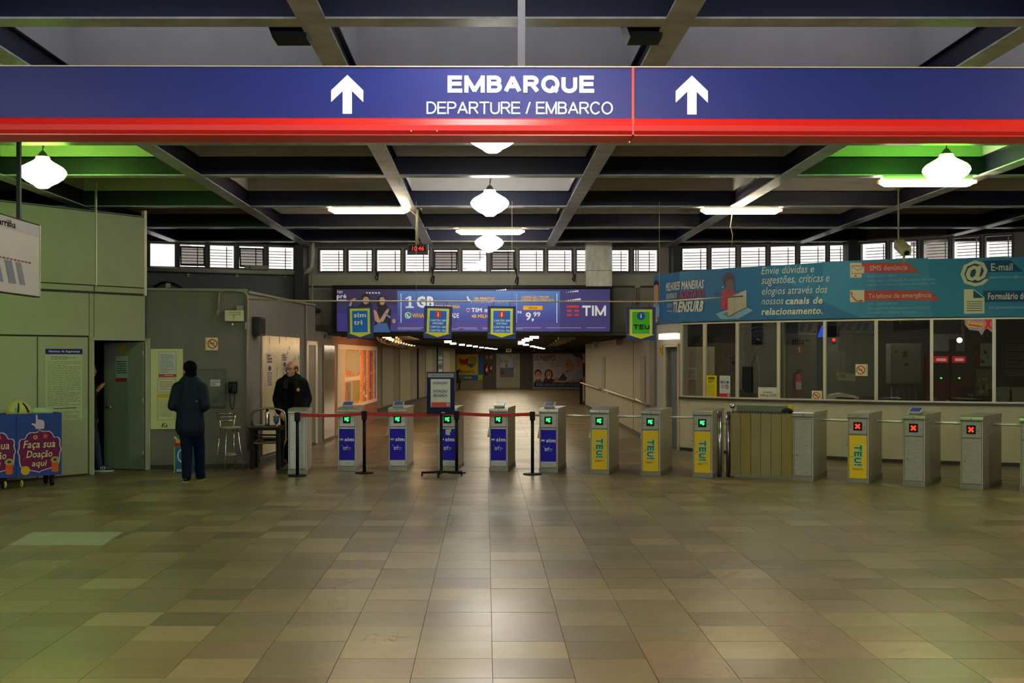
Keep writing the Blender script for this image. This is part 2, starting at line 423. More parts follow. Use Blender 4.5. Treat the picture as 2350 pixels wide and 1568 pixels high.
# ---------------------------------------------------------------- structure: walls
JOINT = mat('panel_joint', '3f4036', .8)
GREENISH = mat('panel_paint', 'a3a286', .55, var=.05, scale=4, bump=.02)
GREY = mat('grey_wall', '6f6e65', .7, var=.1, scale=2.5, bump=.03)
DGREY = mat('dark_grey_wall', '6b655f', .7, var=.1, scale=2.5, bump=.03)
CONC = mat('corridor_concrete', '8f8770', .75, var=.07, scale=3, stretch=(1, 1, .4))
UPPER = mat('upper_wall_paint', '837d72', .7, var=.08, scale=3)
BROWN = mat('brown_wall', '8a4a28', .6, var=.18, scale=2, stretch=(1, 1, .2))
ALU = mat('aluminium', 'cbc1a8', .4, metal=.25, var=.05)
WHITE = mat('white_paint', 'd8d4c6', .55)
BLACK = mat('black_plastic', '0c0c0e', .55, spec=.2)
STEEL = mat('brushed_steel', 'b0ab9e', .36, metal=.75, var=.16, scale=9, stretch=(1, 1, 6))
CHROME = mat('chrome', 'd8d4c8', .18, metal=1)
FRAME = mat('window_frame', '2a2422', .5)
SKIRT = mat('skirting', '2b2822', .6)

GW = Wall((-6.95, 16.2), (-5.45, 18.1)); DW = Wall((-5.45, 18.15), (-3.88, 18.45)); GU = Wall((-3.88, 18.45), (-3.49, 23.2))
EW = Wall((-3.49, 23.2), (-3.41, 25.4)); MW = Wall((-3.41, 25.4), (-3.14, 32.6)); LW = Wall((-3.75, 34.5), (-1.65, 61))
UL = Wall((-8.09, 23.0), (-3.97, 24.3)); CW = Wall((-3.97, 24.8), (4.06, 24.8))
UR = Wall((4.1, 24.5), (7.56, 23.68)); UR2 = Wall((7.56, 23.68), (10.2, 21.7))
RW = Wall((3.6, 41.05), (3.43, 23.6)); FW = Wall((-4.3, 64), (8, 64))
def wall(name, w, bits, m, kind=True):
    mb = MB()
    for u0, u1, z0, z1 in bits: mb.box(u0, u1, 0, .14, z0, z1, m)
    o = mb.build(name, loc=(w.o.x, w.o.y, 0), rotz=w.ang); return struct(o)

# left wall of greenish panels with the staff door
ud0, ud1, zd = GW.u(214), GW.u(331), 2.06
wl = wall('wall_left', GW, [(-8.2, ud0, 0, 4.03), (ud1, GW.L+.02, 0, 4.03), (ud0, ud1, zd, 4.03)], JOINT)
def pan(u0, u1, z0, z1):
    g = .011; MB().box(u0+g, u1-g, -.025, 0, z0+g*.8, z1-g*.8, GREENISH).build('panel', wl)
zs = [0, 2.06, 2.14, 2.72, 2.84, 4.03]
us = [-8.2, -6.4, -4.6, -2.8, -1.2]
cut = GW.u(218)
for a, b in zip(us, us[1:]+[cut]): pan(a, b, 2.9, 4.03)
pan(cut, GW.L, 2.9, 4.03)
for a, b in zip(us, us[1:]+[GW.u(214)]): pan(a, b, 2.8, 2.9)
pan(GW.u(214), GW.L, 2.8, 2.9)
for a, b in zip(us, us[1:]+[GW.u(203)]): pan(a, b, 2.12, 2.78)
pan(GW.u(213), GW.L, 2.07, 2.78)
for a, b in zip(us, us[1:-1]+[GW.u(84)]): pan(a, b, .02, 2.11)
pan(GW.u(84), GW.u(201), .02, 2.11); pan(GW.u(202), ud0, 0, 2.78); pan(ud1, GW.L, 0, 2.06)
MB().box(GW.u(219)-.012, GW.u(219)+.012, -.03, 0, 2.9, 4.5, ALU).build('cover_strip', wl)
MB().box(GW.L-.03, GW.L+.02, -.03, .05, 2.78, 4.14, ALU).build('corner_strip', wl)
MB().box(-8.2, GW.L, -.025, 0, 4.03, 4.05, GREY).build('top_rail', wl)
# doorway lining and the leaf standing ajar into the dark room
d1 = (sroot('door_1', (GW.o.x, GW.o.y, 0), GW.ang))
fr = MB(); fr.box(ud0-.05, ud0, -.03, .14, 0, zd+.05, GREENISH); fr.box(ud1, ud1+.05, -.03, .14, 0, zd+.05, GREENISH); fr.box(ud0-.05, ud1+.05, -.03, .14, zd, zd+.05, GREENISH)
fr.build('door_frame', d1)
hx, hy = (328-VX)/F*18.0, 18.0
la = Vector(((240-VX)/F*18.25-hx, .22)); lang = math.atan2(-la.y, -la.x); lw = la.length
DOORG = mat('door_paint', '74756a', .5, var=.08, scale=3)
lf = sroot('door_2', (hx+la.x, hy+la.y, 0), lang)
MB().box(0, lw, 0, .04, .012, 2.04, DOORG).build('door_leaf', lf, bevel=.004)
hd = MB(); hd.tube([(.07, 0, 1.0), (.07, -.05, 1.0), (.18, -.05, 1.0)], .01, CHROME); hd.disc(.07, 1.0, .03, -.002, STEEL); hd.build('door_handle', lf)
for z in (.25, 1.1, 1.85): MB().tube([(lw, -.004, z-.05), (lw, -.004, z+.05)], .012, STEEL).build('hinge', lf)

# dark wall, guard's wall, and the flat roof over these rooms
wdk = wall('wall_back_left', DW, [(0, DW.L, 0, 2.87)], DGREY)
MB().box(-.0, DW.L, -.03, .17, 2.87, 2.91, UPPER).build('coping', wdk)
MB().box(0, DW.L, -.012, 0, 0, .07, SKIRT).build('skirting', wdk)
MB().box(DW.u(338), DW.u(345), -.03, 0, 0, 2.1, GREENISH).build('jamb_trim', wdk)
wgu = wall('wall_guard', GU, [(0, GU.L, 0, 2.84)], GREY)
MB().box(0, GU.L, -.03, .17, 2.84, 2.88, UPPER).build('coping', wgu)
MB().box(0, GU.L, -.012, 0, 0, .07, SKIRT).build('skirting', wgu)
rf = MB(); rf.prismz([(-5.45, 18.2), (-3.95, 18.5), (-3.55, 23.2), (-3.6, 24.7), (-9, 23.5), (-9, 16)], 2.78, 2.84, DARK); struct(rf.build('ceiling_staff_room'))
wall('wall_entrance', EW, [(0, EW.L, 0, 2.34)], GREY)
wm = wall('wall_mural', MW, [(0, MW.L, 0, 2.34)], BROWN)
struct(MB().box(-4.2, -3.14, 32.55, 32.7, 0, 2.34, BROWN).build('wall_mural_return'))
wlw = wall('wall_corridor_left', LW, [(0, LW.L, 0, 2.34)], CONC)
struct(MB().box(-4.3, -1.66, 61, 61.12, 0, 2.34, CONC).build('wall_corridor_left_return')); struct(MB().box(-4.3, -4.2, 61, 64, 0, 2.34, CONC).build('wall_corridor_far_left'))
MB().box(LW.u(866), LW.u(1040), -.015, 0, 0, .12, SKIRT).build('skirting', wlw)
PANEL = mat('pale_panel', 'a59a7c', .6, var=.08)
for a, b, c, d in ((875.5, 900.5, 797, 928), (916, 939, 801, 921), (976, 991, 801, 905), (1016, 1031, 806, 880)):
    u0, u1 = LW.u(a), LW.u(b); m = (a+b)/2; z0, z1 = LW.z(m, d), LW.z(m, c)
    MB().box(u0, u1, -.03, 0, z0, z1, PANEL).build('wall_panel', wlw)
for i, a in enumerate((957, 1002)):
    struct(MB().tube([LW.p(LW.u(a), .04, .1), LW.p(LW.u(a), .04, 2.33)], .03, DARK).build('trim_%d' % (i+1)))

# upper walls with their strip of windows
NW = [0]
def window(w, px0, px1, opened=False, bare=False, grime=False):
    NW[0] += 1
    u0, u1 = w.u(px0), w.u(px1); z0, z1 = 3.68, 4.15; b = .03
    r = sroot('window_%d' % NW[0], w.p(u0, 0, z0), w.ang)
    W_, H_ = u1-u0, z1-z0
    f = MB()
    for q in ((-b, 0, -b, H_+b), (W_, W_+b, -b, H_+b), (0, W_, -b, 0), (0, W_, H_, H_+b)): f.box(q[0], q[1], -.025, .12, q[2], q[3], FRAME)
    f.build('frame', r)
    pg = glass('window_glass', (.93, .92, .9, 1), .05, .05)
    if opened:
        M = Matrix.Translation((0, .0, H_-.04)) @ Matrix.Rotation(math.radians(-13), 4, 'X')
        s = MB()
        for q in ((.0, .03, -H_+.05, 0), (W_-.03, W_, -H_+.05, 0), (.03, W_-.03, -H_+.05, -H_+.08), (.03, W_-.03, -.03, 0)):
            s.box(q[0], q[1], -.015, .015, q[2], q[3], FRAME, M)
        s.build('sash', r)
        MB().box(.03, W_-.03, -.003, .003, -H_+.08, -.03, glass('dirty_glass', (.42, .4, .38, 1), .1, .3), M).build('pane', r)
    else:
        MB().box(0, W_, .05, .056, 0, H_, glass('dirty_glass', (.42, .4, .38, 1), .1, .3) if grime else pg).build('pane', r)
    if not bare:
        l = MB(); SL = mat('louvre_white', 'b9b4ae', .6)
        for k in range(7):
            z = .02+k*.062; l.box(0, W_, .3, .36, z, z+.012, SL)
        l.box(W_*.72, W_*.72+.02, .29, .3, 0, H_, SL)
        l.build('louvre', r, stuff=True)
def strip(name, w, wins, m, lo=0, u_end=None, u_start=0, extra=()):
    bits = [(u_start, u_end or w.L, lo, 3.65), (u_start, u_end or w.L, 4.18, 5.4)]; prev = u_start
    for a, b in wins:
        bits.append((prev, w.u(a)-.03, 3.65, 4.18)); prev = w.u(b)+.03
    bits.append((prev, u_end or w.L, 3.65, 4.18)); bits += list(extra)
    return wall(name, w, bits, m)
WL = [(345, 401), (413, 470), (482, 537), (549, 605), (617, 674)]
WC = [(734+65.55*k, 787.5+65.55*k) for k in range(12)]
WR = [(1566, 1621), (1633, 1687), (1701, 1756), (1769, 1824), (1837, 1894), (1905, 1940)]
WR2 = [(1976, 2032), (2044, 2103), (2116, 2176), (2187, 2248), (2261, 2322)]
strip('wall_upper_left', UL, WL, mat('upper_left_paint', '56575a', .7, var=.1), u_start=-1)
wc = strip('wall_back', CW, WC, UPPER, lo=2.28, extra=((-.1, .47, 0, 2.28), (7.5, 8.03, 0, 2.28)))
strip('wall_upper_right', UR, WR, UPPER)
strip('wall_upper_far_right', UR2, WR2, UPPER, u_end=UR2.L+2.5)
for i, a in enumerate(WL): window(UL, *a, opened=i in (1, 3), bare=i == 0)
for i, a in enumerate(WC): window(CW, *a, opened=i in (4, 6), grime=False)
for i, a in enumerate(WR): window(UR, *a)
for i, a in enumerate(WR2): window(UR2, *a, grime=i in (2, ))
struct(MB().box(-4.05, -3.87, 24.0, 24.75, 0, 4.9, mat('column_dark', '26262a', .6)).build('column_left'))
struct(MB().box(4.0, 4.16, 24.2, 24.75, 0, 4.9, mat('column_dark', '26262a', .6)).build('column_right'))
struct(MB().box(7.46, 7.66, 23.3, 23.68, 2.4, 4.9, mat('column_dark', '26262a', .6)).build('column_far_right'))
MB().box(-.02, CW.L, -.05, 0, 3.36, 3.6, mat('ledge_paint', '96917f', .7, var=.06)).build('ledge', wc)
MB().box(-.02, CW.L, -.06, 0, 3.33, 3.36, DARK).build('ledge_dark_strip', wc)  # dark strip along the foot of the ledge

# marble pier in front of the windows
mp = struct(MB().box(WP(1345, 0, 24.3).x, WP(1405, 0, 24.3).x, 24.3, 24.6, 3.32, 4.3, mat('marble', 'b9b6a6', .35, var=.35, scale=2.2, stretch=(2.5, 1, .8))).build('pillar_marble', bevel=.01))
MB().box(WP(1345, 0, 24.3).x-.001, WP(1405, 0, 24.3).x+.001, 24.296, 24.6, 3.655, 3.662, DARK).build('joint', mp)

# corridor shell
CCEIL = mat('corridor_ceiling', '37332c', .45, var=.2, scale=2, stretch=(.2, 1, 1))
cc = struct(MB().box(-4.6, 8, 24.6, 65, 2.34, 2.5, CCEIL).build('ceiling_corridor'))
for k in range(34):
    MB().box(-4.2, 7.9, 25.2+k*1.15, 25.28+k*1.15, 2.27, 2.34, CCEIL).build('batten', cc)
wr = wall('wall_corridor_right', RW, [(0, RW.L, 0, 2.34)], CONC)
MB().box(0, RW.L-.02, -.02, 0, 0, .1, SKIRT).build('skirting', wr)
for px in (1343.5, 1453.5): MB().box(RW.u(px)-.015, RW.u(px)+.015, -.006, 0, 0, 2.3, DARK).build('movement_joint', wr)
for a, b, c, d in ((1382, 1389, 820, 902), (1471, 1482, 817, 922)):
    m = (a+b)/2; MB().box(RW.u(a), RW.u(b), -.02, 0, RW.z(m, d), RW.z(m, c), mat('patch_concrete', '77705f', .7, var=.1)).build('patched_panel', wr)
struct(MB().box(3.6, 8, 40.9, 41.05, 0, 2.34, CONC).build('wall_corridor_return'))
struct(MB().box(7.9, 8, 41, 64, 0, 2.34, CONC).build('wall_corridor_far_right'))
wf = wall('wall_corridor_end', FW, [(0, FW.L, 0, 2.34)], mat('end_wall', '7d735c', .7, var=.1))
for a, b in ((1108, 1140), (1192, 1222)): MB().box(FW.u(a), FW.u(b), -.03, 0, 0, 2.3, mat('end_wall_dark', '45423a', .7)).build('wall_panel', wf)
MB().box(FW.u(1046), FW.u(1345), -.05, 0, FW.z(1200, 812), 2.3, mat('end_fascia', '1c1e2c', .6)).build('fascia', wf)
struct(MB().box(3.41, 3.62, 22.95, 23.62, 0, 2.5, mat('corner_post', '5f5a50', .6)).build('column_corridor'))

# hall sides and rear wall out of view
PLAIN = mat('plain_wall', '8f8a7c', .7)
struct(MB().box(-12.1, -11.9, -8.2, 10.1, 0, 4.4, PLAIN).build('wall_side_left'))
struct(MB().box(13.4, 13.6, -8.2, 17.6, 0, 4.4, PLAIN).build('wall_side_right'))
rw = MB(); rw.box(-12, -6.2, -8.2, -8, 0, 4.4, PLAIN); rw.box(6.2, 13.5, -8.2, -8, 0, 4.4, PLAIN); rw.box(-6.2, 6.2, -8.2, -8, 0, 4.4, PLAIN); struct(rw.build('wall_rear'))

# ---------------------------------------------------------------- ticket booth on the right: faceted front
KY = [(1505, 23.0), (1535, 22.4), (1563, 21.9), (1617, 21.45), (1700, 20.8), (1790, 20.4), (1890, 20.0), (2011, 19.45), (2138, 19.1), (2281, 18.75), (2424, 18.5)]
def bY(px):
    for (a, ya), (b, yb) in zip(KY, KY[1:]):
        if px <= b: return ya+(yb-ya)*(px-a)/(b-a)
    return KY[-1][1]
EDG = [1505, 1563, 1617, 1692, 1787, 1893, 2011, 2138, 2281, 2424]
FAC = []; SACC = [0]
for a, b in zip(EDG, EDG[1:]):
    w = Wall(WP(a, 0, bY(a)).xy, WP(b, 0, bY(b)).xy); FAC.append(w); SACC.append(SACC[-1]+w.L)
def fac(px):
    for i in range(len(FAC)):
        if px <= EDG[i+1]: return i
    return len(FAC)-1
def bs(px): i = fac(px); return SACC[i]+FAC[i].u(px)
def bz(px, py): return FAC[fac(px)].z(px, py)
def bwarp(off):
    def f(co):
        s = co.x; i = 0
        while i < len(FAC)-1 and s > SACC[i+1]: i += 1
        q = FAC[i].p(s-SACC[i], off-co.y, co.z); return q
    return f
BWALL = mat('booth_wall', 'b4a98c', .6, var=.08, scale=4)
SILL = mat('booth_sill', '3a3228', .5)
BGLASS = glass('booth_glass', (.8, .82, .8, 1), .09, .01)
w0 = FAC[0]
ua, ub = w0.u(1529), w0.u(1557)
bl = wall('wall_booth_side', w0, [(0, ua, 0, 3.4), (ub, w0.L, 0, 3.4), (ua, ub, 2.0, 3.4)], mat('booth_side_wall', 'a39e8f', .6, var=.06))
d3 = (sroot('door_3', w0.p(ua, 0, 0), w0.ang))
dw = ub-ua
MB().box(0, dw, .1, .14, .01, 2.0, mat('booth_door_paint', '6d7070', .5)).build('door_leaf', d3)
q = MB(); q.box(-.06, 0, -.03, .14, 0, 2.06, BWALL); q.box(dw, dw+.05, -.03, .14, 0, 2.06, BWALL); q.box(-.06, dw+.05, -.03, .14, 2.0, 2.06, ALU); q.build('door_frame', d3)
hd = MB(); hd.tube([(dw-.12, .1, 1), (dw-.12, .05, 1), (dw-.25, .05, 1)], .012, CHROME); hd.build('door_handle', d3)
for i in range(1, len(FAC)):
    w = FAC[i]
    o = wall('wall_booth_front', w, [(-.02, w.L+.02, 0, 1.0)], BWALL)
    MB().box(-.02, w.L+.02, -.05, .16, 1.0, 1.035, SILL).build('sill', o)
    MB().box(-.02, w.L+.02, -.015, 0, 0, .06, SKIRT).build('skirting', o)
    NW[0] += 1
    r = sroot('window_%d' % NW[0], (w.o.x, w.o.y, 1.035), w.ang)
    Hh = 1.42
    f = MB(); bw = .026
    for a, b, c, d in ((0, bw, 0, Hh), (w.L-bw, w.L, 0, Hh), (bw, w.L-bw, 0, bw), (bw, w.L-bw, Hh-bw, Hh)): f.box(a, b, -.02, .04, c, d, ALU)
    f.build('frame', r)
    MB().box(bw, w.L-bw, .008, .014, bw, Hh-bw, BGLASS).build('pane', r)
    wall('wall_booth_fascia', w, [(-.02, w.L+.02, 2.455, 3.42)], DGREY)
e = FAC[-1].p(FAC[-1].L, 0, 0)
struct(MB().box(e.x, 13.5, e.y-.05, e.y+.1, 0, 3.4, BWALL).build('wall_booth_far'))
DIN = mat('booth_inside', '2c2d2c', .75, var=.1)
pts = [tuple(FAC[i].p(0, -.2, 0).xy) for i in range(len(FAC))]+[(e.x, e.y+.2), (13.4, 18.9), (13.4, 20.5), (10.4, 21.5), (7.5, 23.4), (4.1, 24.2), (3.65, 24.2)]
struct(MB().prismz(pts, 2.75, 2.82, DIN).build('ceiling_booth'))
BK = Wall((4.6, 23.6), (10.6, 20.6))
bkw = wall('wall_booth_inside', BK, [(-.6, BK.L+3, 0, 2.75)], DIN)
def plain_wall(name, A, B, z1=5.4):
    w = Wall(A, B); return wall(name, w, [(0, w.L, 0, z1)], PLAIN)
plain_wall('wall_outer_left', (-12.2, 9.8), (-8.9, 22.9)); plain_wall('wall_outer_right', (11.9, 20.5), (13.7, 17.2))
# ---------------------------------------------------------------- overhead sign
YS = 6.2
sx = lambda px: (px-1197)/F*YS
szz = lambda py: (312-py)/F*YS
SB = mat('sign_blue', '1d2a7c', .42, spec=.3, var=.04, scale=2); SR = mat('sign_red', 'd8231c', .32)
os_ = thing('overhead_sign', 'long blue overhead sign with red lower stripe reading EMBARQUE in white letters', 'sign', WP(1197, 312, YS)); os_.rotation_euler = (0, .0019, 0)
for a, b in ((-60, 1449.5), (1455, 2420)):
    MB().box(sx(a), sx(b), 0, .2, szz(274), szz(155), SB).build('panel', os_)
    m = MB(); pr = [(-.004, szz(272)), (-.02, szz(276)), (-.03, szz(290)), (-.026, szz(302)), (-.008, szz(308)), (0, szz(308)), (0, szz(272))]
    x0, x1 = sx(a), sx(b); n = len(pr)
    m.add([(x0, y, z) for y, z in pr]+[(x1, y, z) for y, z in pr], [(i, i+n, (i+1) % n+n, (i+1) % n) for i in range(n)]+[list(range(n)), list(range(2*n-1, n-1, -1))], SR)
    m.box(x0, x1, -.006, .2, szz(312), szz(309), SR); m.box(x0, x1, .0, .2, szz(309), szz(272), SR); m.build('red_stripe', os_)
MB().box(sx(1449.5), sx(1455), -.006, .19, szz(309), szz(155), SR).build('seam_strip', os_)
MB().box(sx(-60), sx(2420), -.008, .2, szz(155), szz(152.5), ALU).build('top_trim', os_)
MB().box(sx(1188.5), sx(1206), .08, .12, szz(153), ZL-WP(0, 312, YS).z+.2, mat('post_paint', '4c4c55', .5, spec=.3)).build('hanger_post', os_)
WG = glow('f6f8ff', 1.15)
for cx in (797, 1587.5):
    a = [(797, 173), (833.5, 208.5), (833.5, 235), (807.5, 209.5), (807.5, 262), (786.5, 262), (786.5, 209.5), (760, 235), (760, 208.5)]
    MB().flat([(sx(p+cx-797), szz(q)) for p, q in a], -.003, WG).build('arrow', os_)
m = MB(); strokes(m, 'EMBARQUE', sx(1027), szz(213), sx(1363), szz(174), -.003, WG, .23, gap=.13)
strokes(m, 'DEPARTURE / EMBARCO', sx(979), szz(262), sx(1406), szz(234), -.003, WG, .115, gap=.09); m.build('lettering', os_)
for px in (944, 1003): MB().ell((sx(px), -.028, szz(304)), .006, STEEL, 8, 6).build('rivet', os_)

# ---------------------------------------------------------------- lamps
CAPM = mat('lamp_cap', '4a4640', .4, metal=.5)
PROF = [(.06, -.18), (.085, -.164), (.1, -.148), (.18, -.106), (.248, -.053), (.281, 0), (.272, .035), (.238, .074), (.174, .112), (.13, .137), (.09, .165), (.078, .2)]
def pendant(label, x, y, z, m, extra=False):
    r = thing('pendant_lamp', label, 'lamp', (x, y, z), 0, 'glass globe lamps hanging in the ceiling coffers')
    MB().lathe(PROF, (0, 0, 0), m, 24).build('globe', r)
    MB().lathe([(.078, .198), (.066, .21), (.03, .262), (.012, .275)], (0, 0, 0), CAPM, 16).build('cap', r)
    MB().tube([(.0, 0, .27), (.004, 0, .38), (-.012, 0, .45), (0, 0, 5.4-z)], .006, BLACK, 6).build('cable', r)
    MB().tube([(0, 0, .28), (.02, 0, .36), (.04, 0, .47), (.08, .02, .44), (.1, .02, .6)], .004, BLACK, 5).build('wire', r)
GW_ = glow('fbf8f2', 40); GG = glow('a2ff54', 33); GG2 = glow('74ff3c', 32)
p = WP(1130, 309, 11.4); pendant('white glass globe lamp half hidden behind the overhead sign', p.x, p.y, p.z, GW_)
pendant('white globe lamp above the photographer side of the overhead sign', 0, 5.4, 4.04, GW_)
p = WP(1124, 468, 16.5); pendant('white globe lamp hanging just above the middle fluorescent tube', p.x, p.y, p.z, GW_)
p = WP(1122.5, 558, 22.2); pendant('smallest white globe lamp, in front of the back wall windows', p.x, p.y, p.z, GW_)
p = WP(98, 398, 13.8); pendant('green-glowing globe lamp above the greenish panel wall', p.x, p.y, p.z, GG)
p = WP(2172, 392, 13.8); pendant('green-glowing globe lamp in front of a fluorescent tube over the ticket booth', p.x, p.y, p.z, GG2)
TUBE = glow('ffeccb', 62); HOUS = mat('fixture_white', 'c9c2ae', .5)
def fluor(label, px0, px1, py, Y):
    c = WP((px0+px1)/2, py, Y); L = (px1-px0)/F*Y/2
    r = thing('fluorescent_lamp', label, 'lamp', (c.x, c.y, c.z), 0, 'warm fluorescent tubes under the beams')
    MB().box(-L*.93, L*.93, -.04, .06, .03, ZL-.018-c.z, HOUS).build('housing', r)
    m = MB(); m.prism([(-L, .012), (-L, .03), (-L*.95, .04), (L*.95, .04), (L, .03), (L, .012), (L*.86, -.035), (-L*.86, -.035)], -.045, .045, TUBE); m.build('diffuser', r)
    for s in (-1, 1): MB().box(s*L-.012, s*L+.012, -.035, .035, .0, .045, mat('end_cap', 'c98f3a', .5)).build('end_cap', r)
fluor('lit fluorescent lamp beside the red digital clock pole', 755, 940, 485, 17.98)
fluor('lit fluorescent lamp with a loose cable dangling, left of the security camera', 1608, 1793, 486, 17.98)
fluor('lit fluorescent lamp behind the green globe over the ticket booth', 2016, 2238, 421.5, 14.9)
fluor('lit fluorescent lamp between two white globes over the corridor entrance', 1047, 1203, 534, 20.9)
q = [WP(1680, 492, 17.95), WP(1676, 520, 17.95), WP(1681, 540, 17.95), WP(1679, 562, 17.95)]
tag(MB().tube(q, .006, mat('cream_cable', 'b9a983', .6), 6).build('loose_cable'), 'thin cream cable dangling from a fluorescent lamp', 'cable')

# black boxes by the ribs, and cable hooks
for lab, px0, px1, py0, py1, Y in (('black floodlight box under the ceiling, left of the sign post', 606, 703, 60, 86, 8.3),
                              ('black floodlight box under the ceiling, right of the sign post', 1428, 1520, 60, 85, 8.3)):
    a, b = WP(px0, py1, Y), WP(px1, py0, Y); r = thing('floodlight_box', lab, 'light', (a.x, Y, a.z))
    w_, h_ = b.x-a.x, 4.43-a.z
    MB().prism([(0, h_*.6), (.06, 0), (w_, 0), (w_, h_*.6)], 0, .22, BLACK).build('body', r); MB().box(w_*.4, w_*.6, .08, .12, h_*.6, h_, BLACK).build('bracket', r)

# ---------------------------------------------------------------- digital clock
p = WP(934.7, 584, 18.0); k = 18.0/F
r = thing('digital_clock', 'black hanging digital clock showing 10:46 in red', 'clock', p)
MB().box(0, 48*k, -.03, .05, 0, 23*k, mat('clock_case', '23252b', .5)).build('case', r, bevel=.01)
MB().rect(4*k, 6*k, 43*k, 21*k, -.032, BLACK).build('display', r)
m = MB(); RD = glow('ff2a1c', 1.5); m.text('10:46', 11.5*k, 8*k, 38.5*k, 18.5*k, -.034, RD, bold=.008, shear=.12); m.build('digits', r)
m = MB(); m.tube([(23*k, .03, 23*k), (22*k, .03, 60*k), (23.5*k, .03, 104*k)], .02, mat('pole_cream', '8f8566', .5)); m.tube([(19*k, .02, 23*k), (20*k, .02, 90*k), (0, .02, 108*k)], .008, mat('pole_cream', '8f8566', .5)); m.build('pole', r)

# ---------------------------------------------------------------- rod with hanging notice boards
YR = 17.5
rod = [WP(571, 687, 18.4), WP(700, 691, YR), WP(930, 691.5, YR), WP(1180, 692, YR), WP(1513, 692.5, YR), WP(1705, 680, 20.55)]
ro = thing('hanging_rod', 'thin pale rod strung across the hall above the turnstiles', 'rod', rod[2])
MB().tube([v-rod[2] for v in rod], .011, mat('rod_cream', 'c2b48d', .5), 6).build('rod', ro)
for px in (955, 1175, 1513): MB().tube([WP(px, 692, YR)-rod[2], WP(px, 692, YR)-rod[2]+Vector((.0, 0, 1.55))], .003, mat('rod_cream', 'c2b48d', .5), 5).build('suspension_wire', ro)
def hang(label, px0, px1, py0, py1, tilt, draw, inner):
    k = YR/F; c = WP((px0+px1)/2, py1, YR); w_, h_ = (px1-px0)*k, (py1-py0)*k
    r = thing('hanging_sign', label, 'sign', c, 0, 'arrow boards hung from the rod'); r.rotation_euler = (0, math.radians(tilt), 0)
    bo = MB().box(-w_/2, w_/2, -.012, .012, 0, h_, mat('board_navy', '16306e', .5)).build('board', r)
    ye = ink('e6dd18'); X = lambda f: (f-.5)*w_; Z = lambda f: f*h_
    m = MB()
    m.flat([(X(.11), Z(.93)), (X(.89), Z(.93)), (X(.89), Z(.17)), (X(.11), Z(.17))], -.014, ye)
    m.flat([(X(.03), Z(.17)), (X(.97), Z(.17)), (X(.5), Z(.04))], -.014, ye); m.build('arrow', bo)
    m = MB(); m.rect(X(.18), Z(.175), X(.82), Z(.875), -.016, ink('d9e2e0')); m.rect(X(.2), Z(.19), X(.8), Z(.86), -.017, inner); m.build('sticker', bo)
    m = MB(); draw(m, X, Z); m.build('lettering', bo)
    for f in (.2, .78): MB().tube([(X(f), 0, h_), (X(f)+.006, 0, h_+(py0-692)*k)], .004, BLACK, 5).build('hook', r)
    return r
BL_ = ink('1f73d6'); WT = ink('e9ece8')
hang('blue and yellow arrow board reading sim tri', 797.5, 856.5, 703, 777, -1, lambda m, X, Z: (m.text('sim', X(.26), Z(.65), X(.74), Z(.79), -.019, WT, .04), m.text('tri', X(.26), Z(.42), X(.59), Z(.57), -.019, WT, .04)), BL_)
def cart(m, X, Z):
    m.disc(X(.5), Z(.745), (X(.63)-X(.37))/2, -.019, ink('dc3a2e')); m.text('i', X(.475), Z(.68), X(.525), Z(.815), -.021, WT, .03)
    for t, a, b, c, d in (('CARTÃO SIM', .23, .78, .525, .605), ('UNITÁRIO', .3, .7, .435, .515), ('CARTÃO SIM', .23, .78, .325, .405), ('CARTÃO TRI', .23, .77, .215, .295)):
        m.text(t, X(a), Z(c), X(b), Z(d), -.019, WT, .03)
hang('tilted arrow board with red i disc, CARTÃO SIM UNITÁRIO, beside sim tri board', 971.5, 1036, 703, 777, 2, cart, BL_)
hang('straight arrow board with red i disc, CARTÃO SIM UNITÁRIO, below the globe lamps', 1118.5, 1183.5, 703, 778, .6, cart, BL_)
def teu(m, X, Z):
    m.disc(X(.5), Z(.73), (X(.64)-X(.36))/2, -.019, ink('1c55b8')); m.text('i', X(.475), Z(.67), X(.525), Z(.8), -.021, WT, .03)
    strokes(m, 'TEU', X(.24), Z(.325), X(.8), Z(.475), -.019, ink('102a18'), .26, gap=.14)
hang('arrow board with green sticker reading TEU', 1437, 1504, 705, 781, .2, teu, ink('4fbf22'))

# ---------------------------------------------------------------- illuminated billboard over the corridor
BW_ = Wall((-10, 24.45), (10, 24.45))
P = Poster(BW_, 764, 1406, 655, 766)
r = P.root('billboard', 'wide purple and blue phone offer billboard over the corridor entrance', 'billboard')
for x in (.8, P.wd-.8): MB().box(x, x+.08, .14, .345, P.h*.6, P.h*.7, DARK).build('wall_bracket', r)
MB().box(0, P.wd, 0, .14, 0, P.h, mat('billboard_case', '0c0c10', .5, spec=.2)).build('case', r)
m = MB(); x0, z0, x1, z1 = P.bx(771, 662, 1402, 763)
for q in ((0, x0, 0, P.h), (x1, P.wd, 0, P.h), (x0, x1, 0, z0), (x0, x1, z1, P.h)): m.box(q[0], q[1], -.05, 0, q[2], q[3], mat('billboard_case', '0c0c10', .5, spec=.2))
m.build('rim', r)
E_ = .28
g = lambda h: glow(h, E_)
m = MB(); bx = P.bx
def R(m, a, b, c, d, y, mm): x0, z0, x1, z1 = bx(a, b, c, d); m.rect(x0, z0, x1, z1, y, mm)
def T(m, t, a, b, c, d, y, mm, **k): x0, z0, x1, z1 = bx(a, b, c, d); m.text(t, x0, z0, x1, z1, y, mm, **k)
R(m, 773, 664, 1400, 761, -.003, g('3c367a')); R(m, 773, 664, 910, 700, -.004, g('3a2f5c')); R(m, 773, 720, 910, 761, -.0045, g('463f90'))
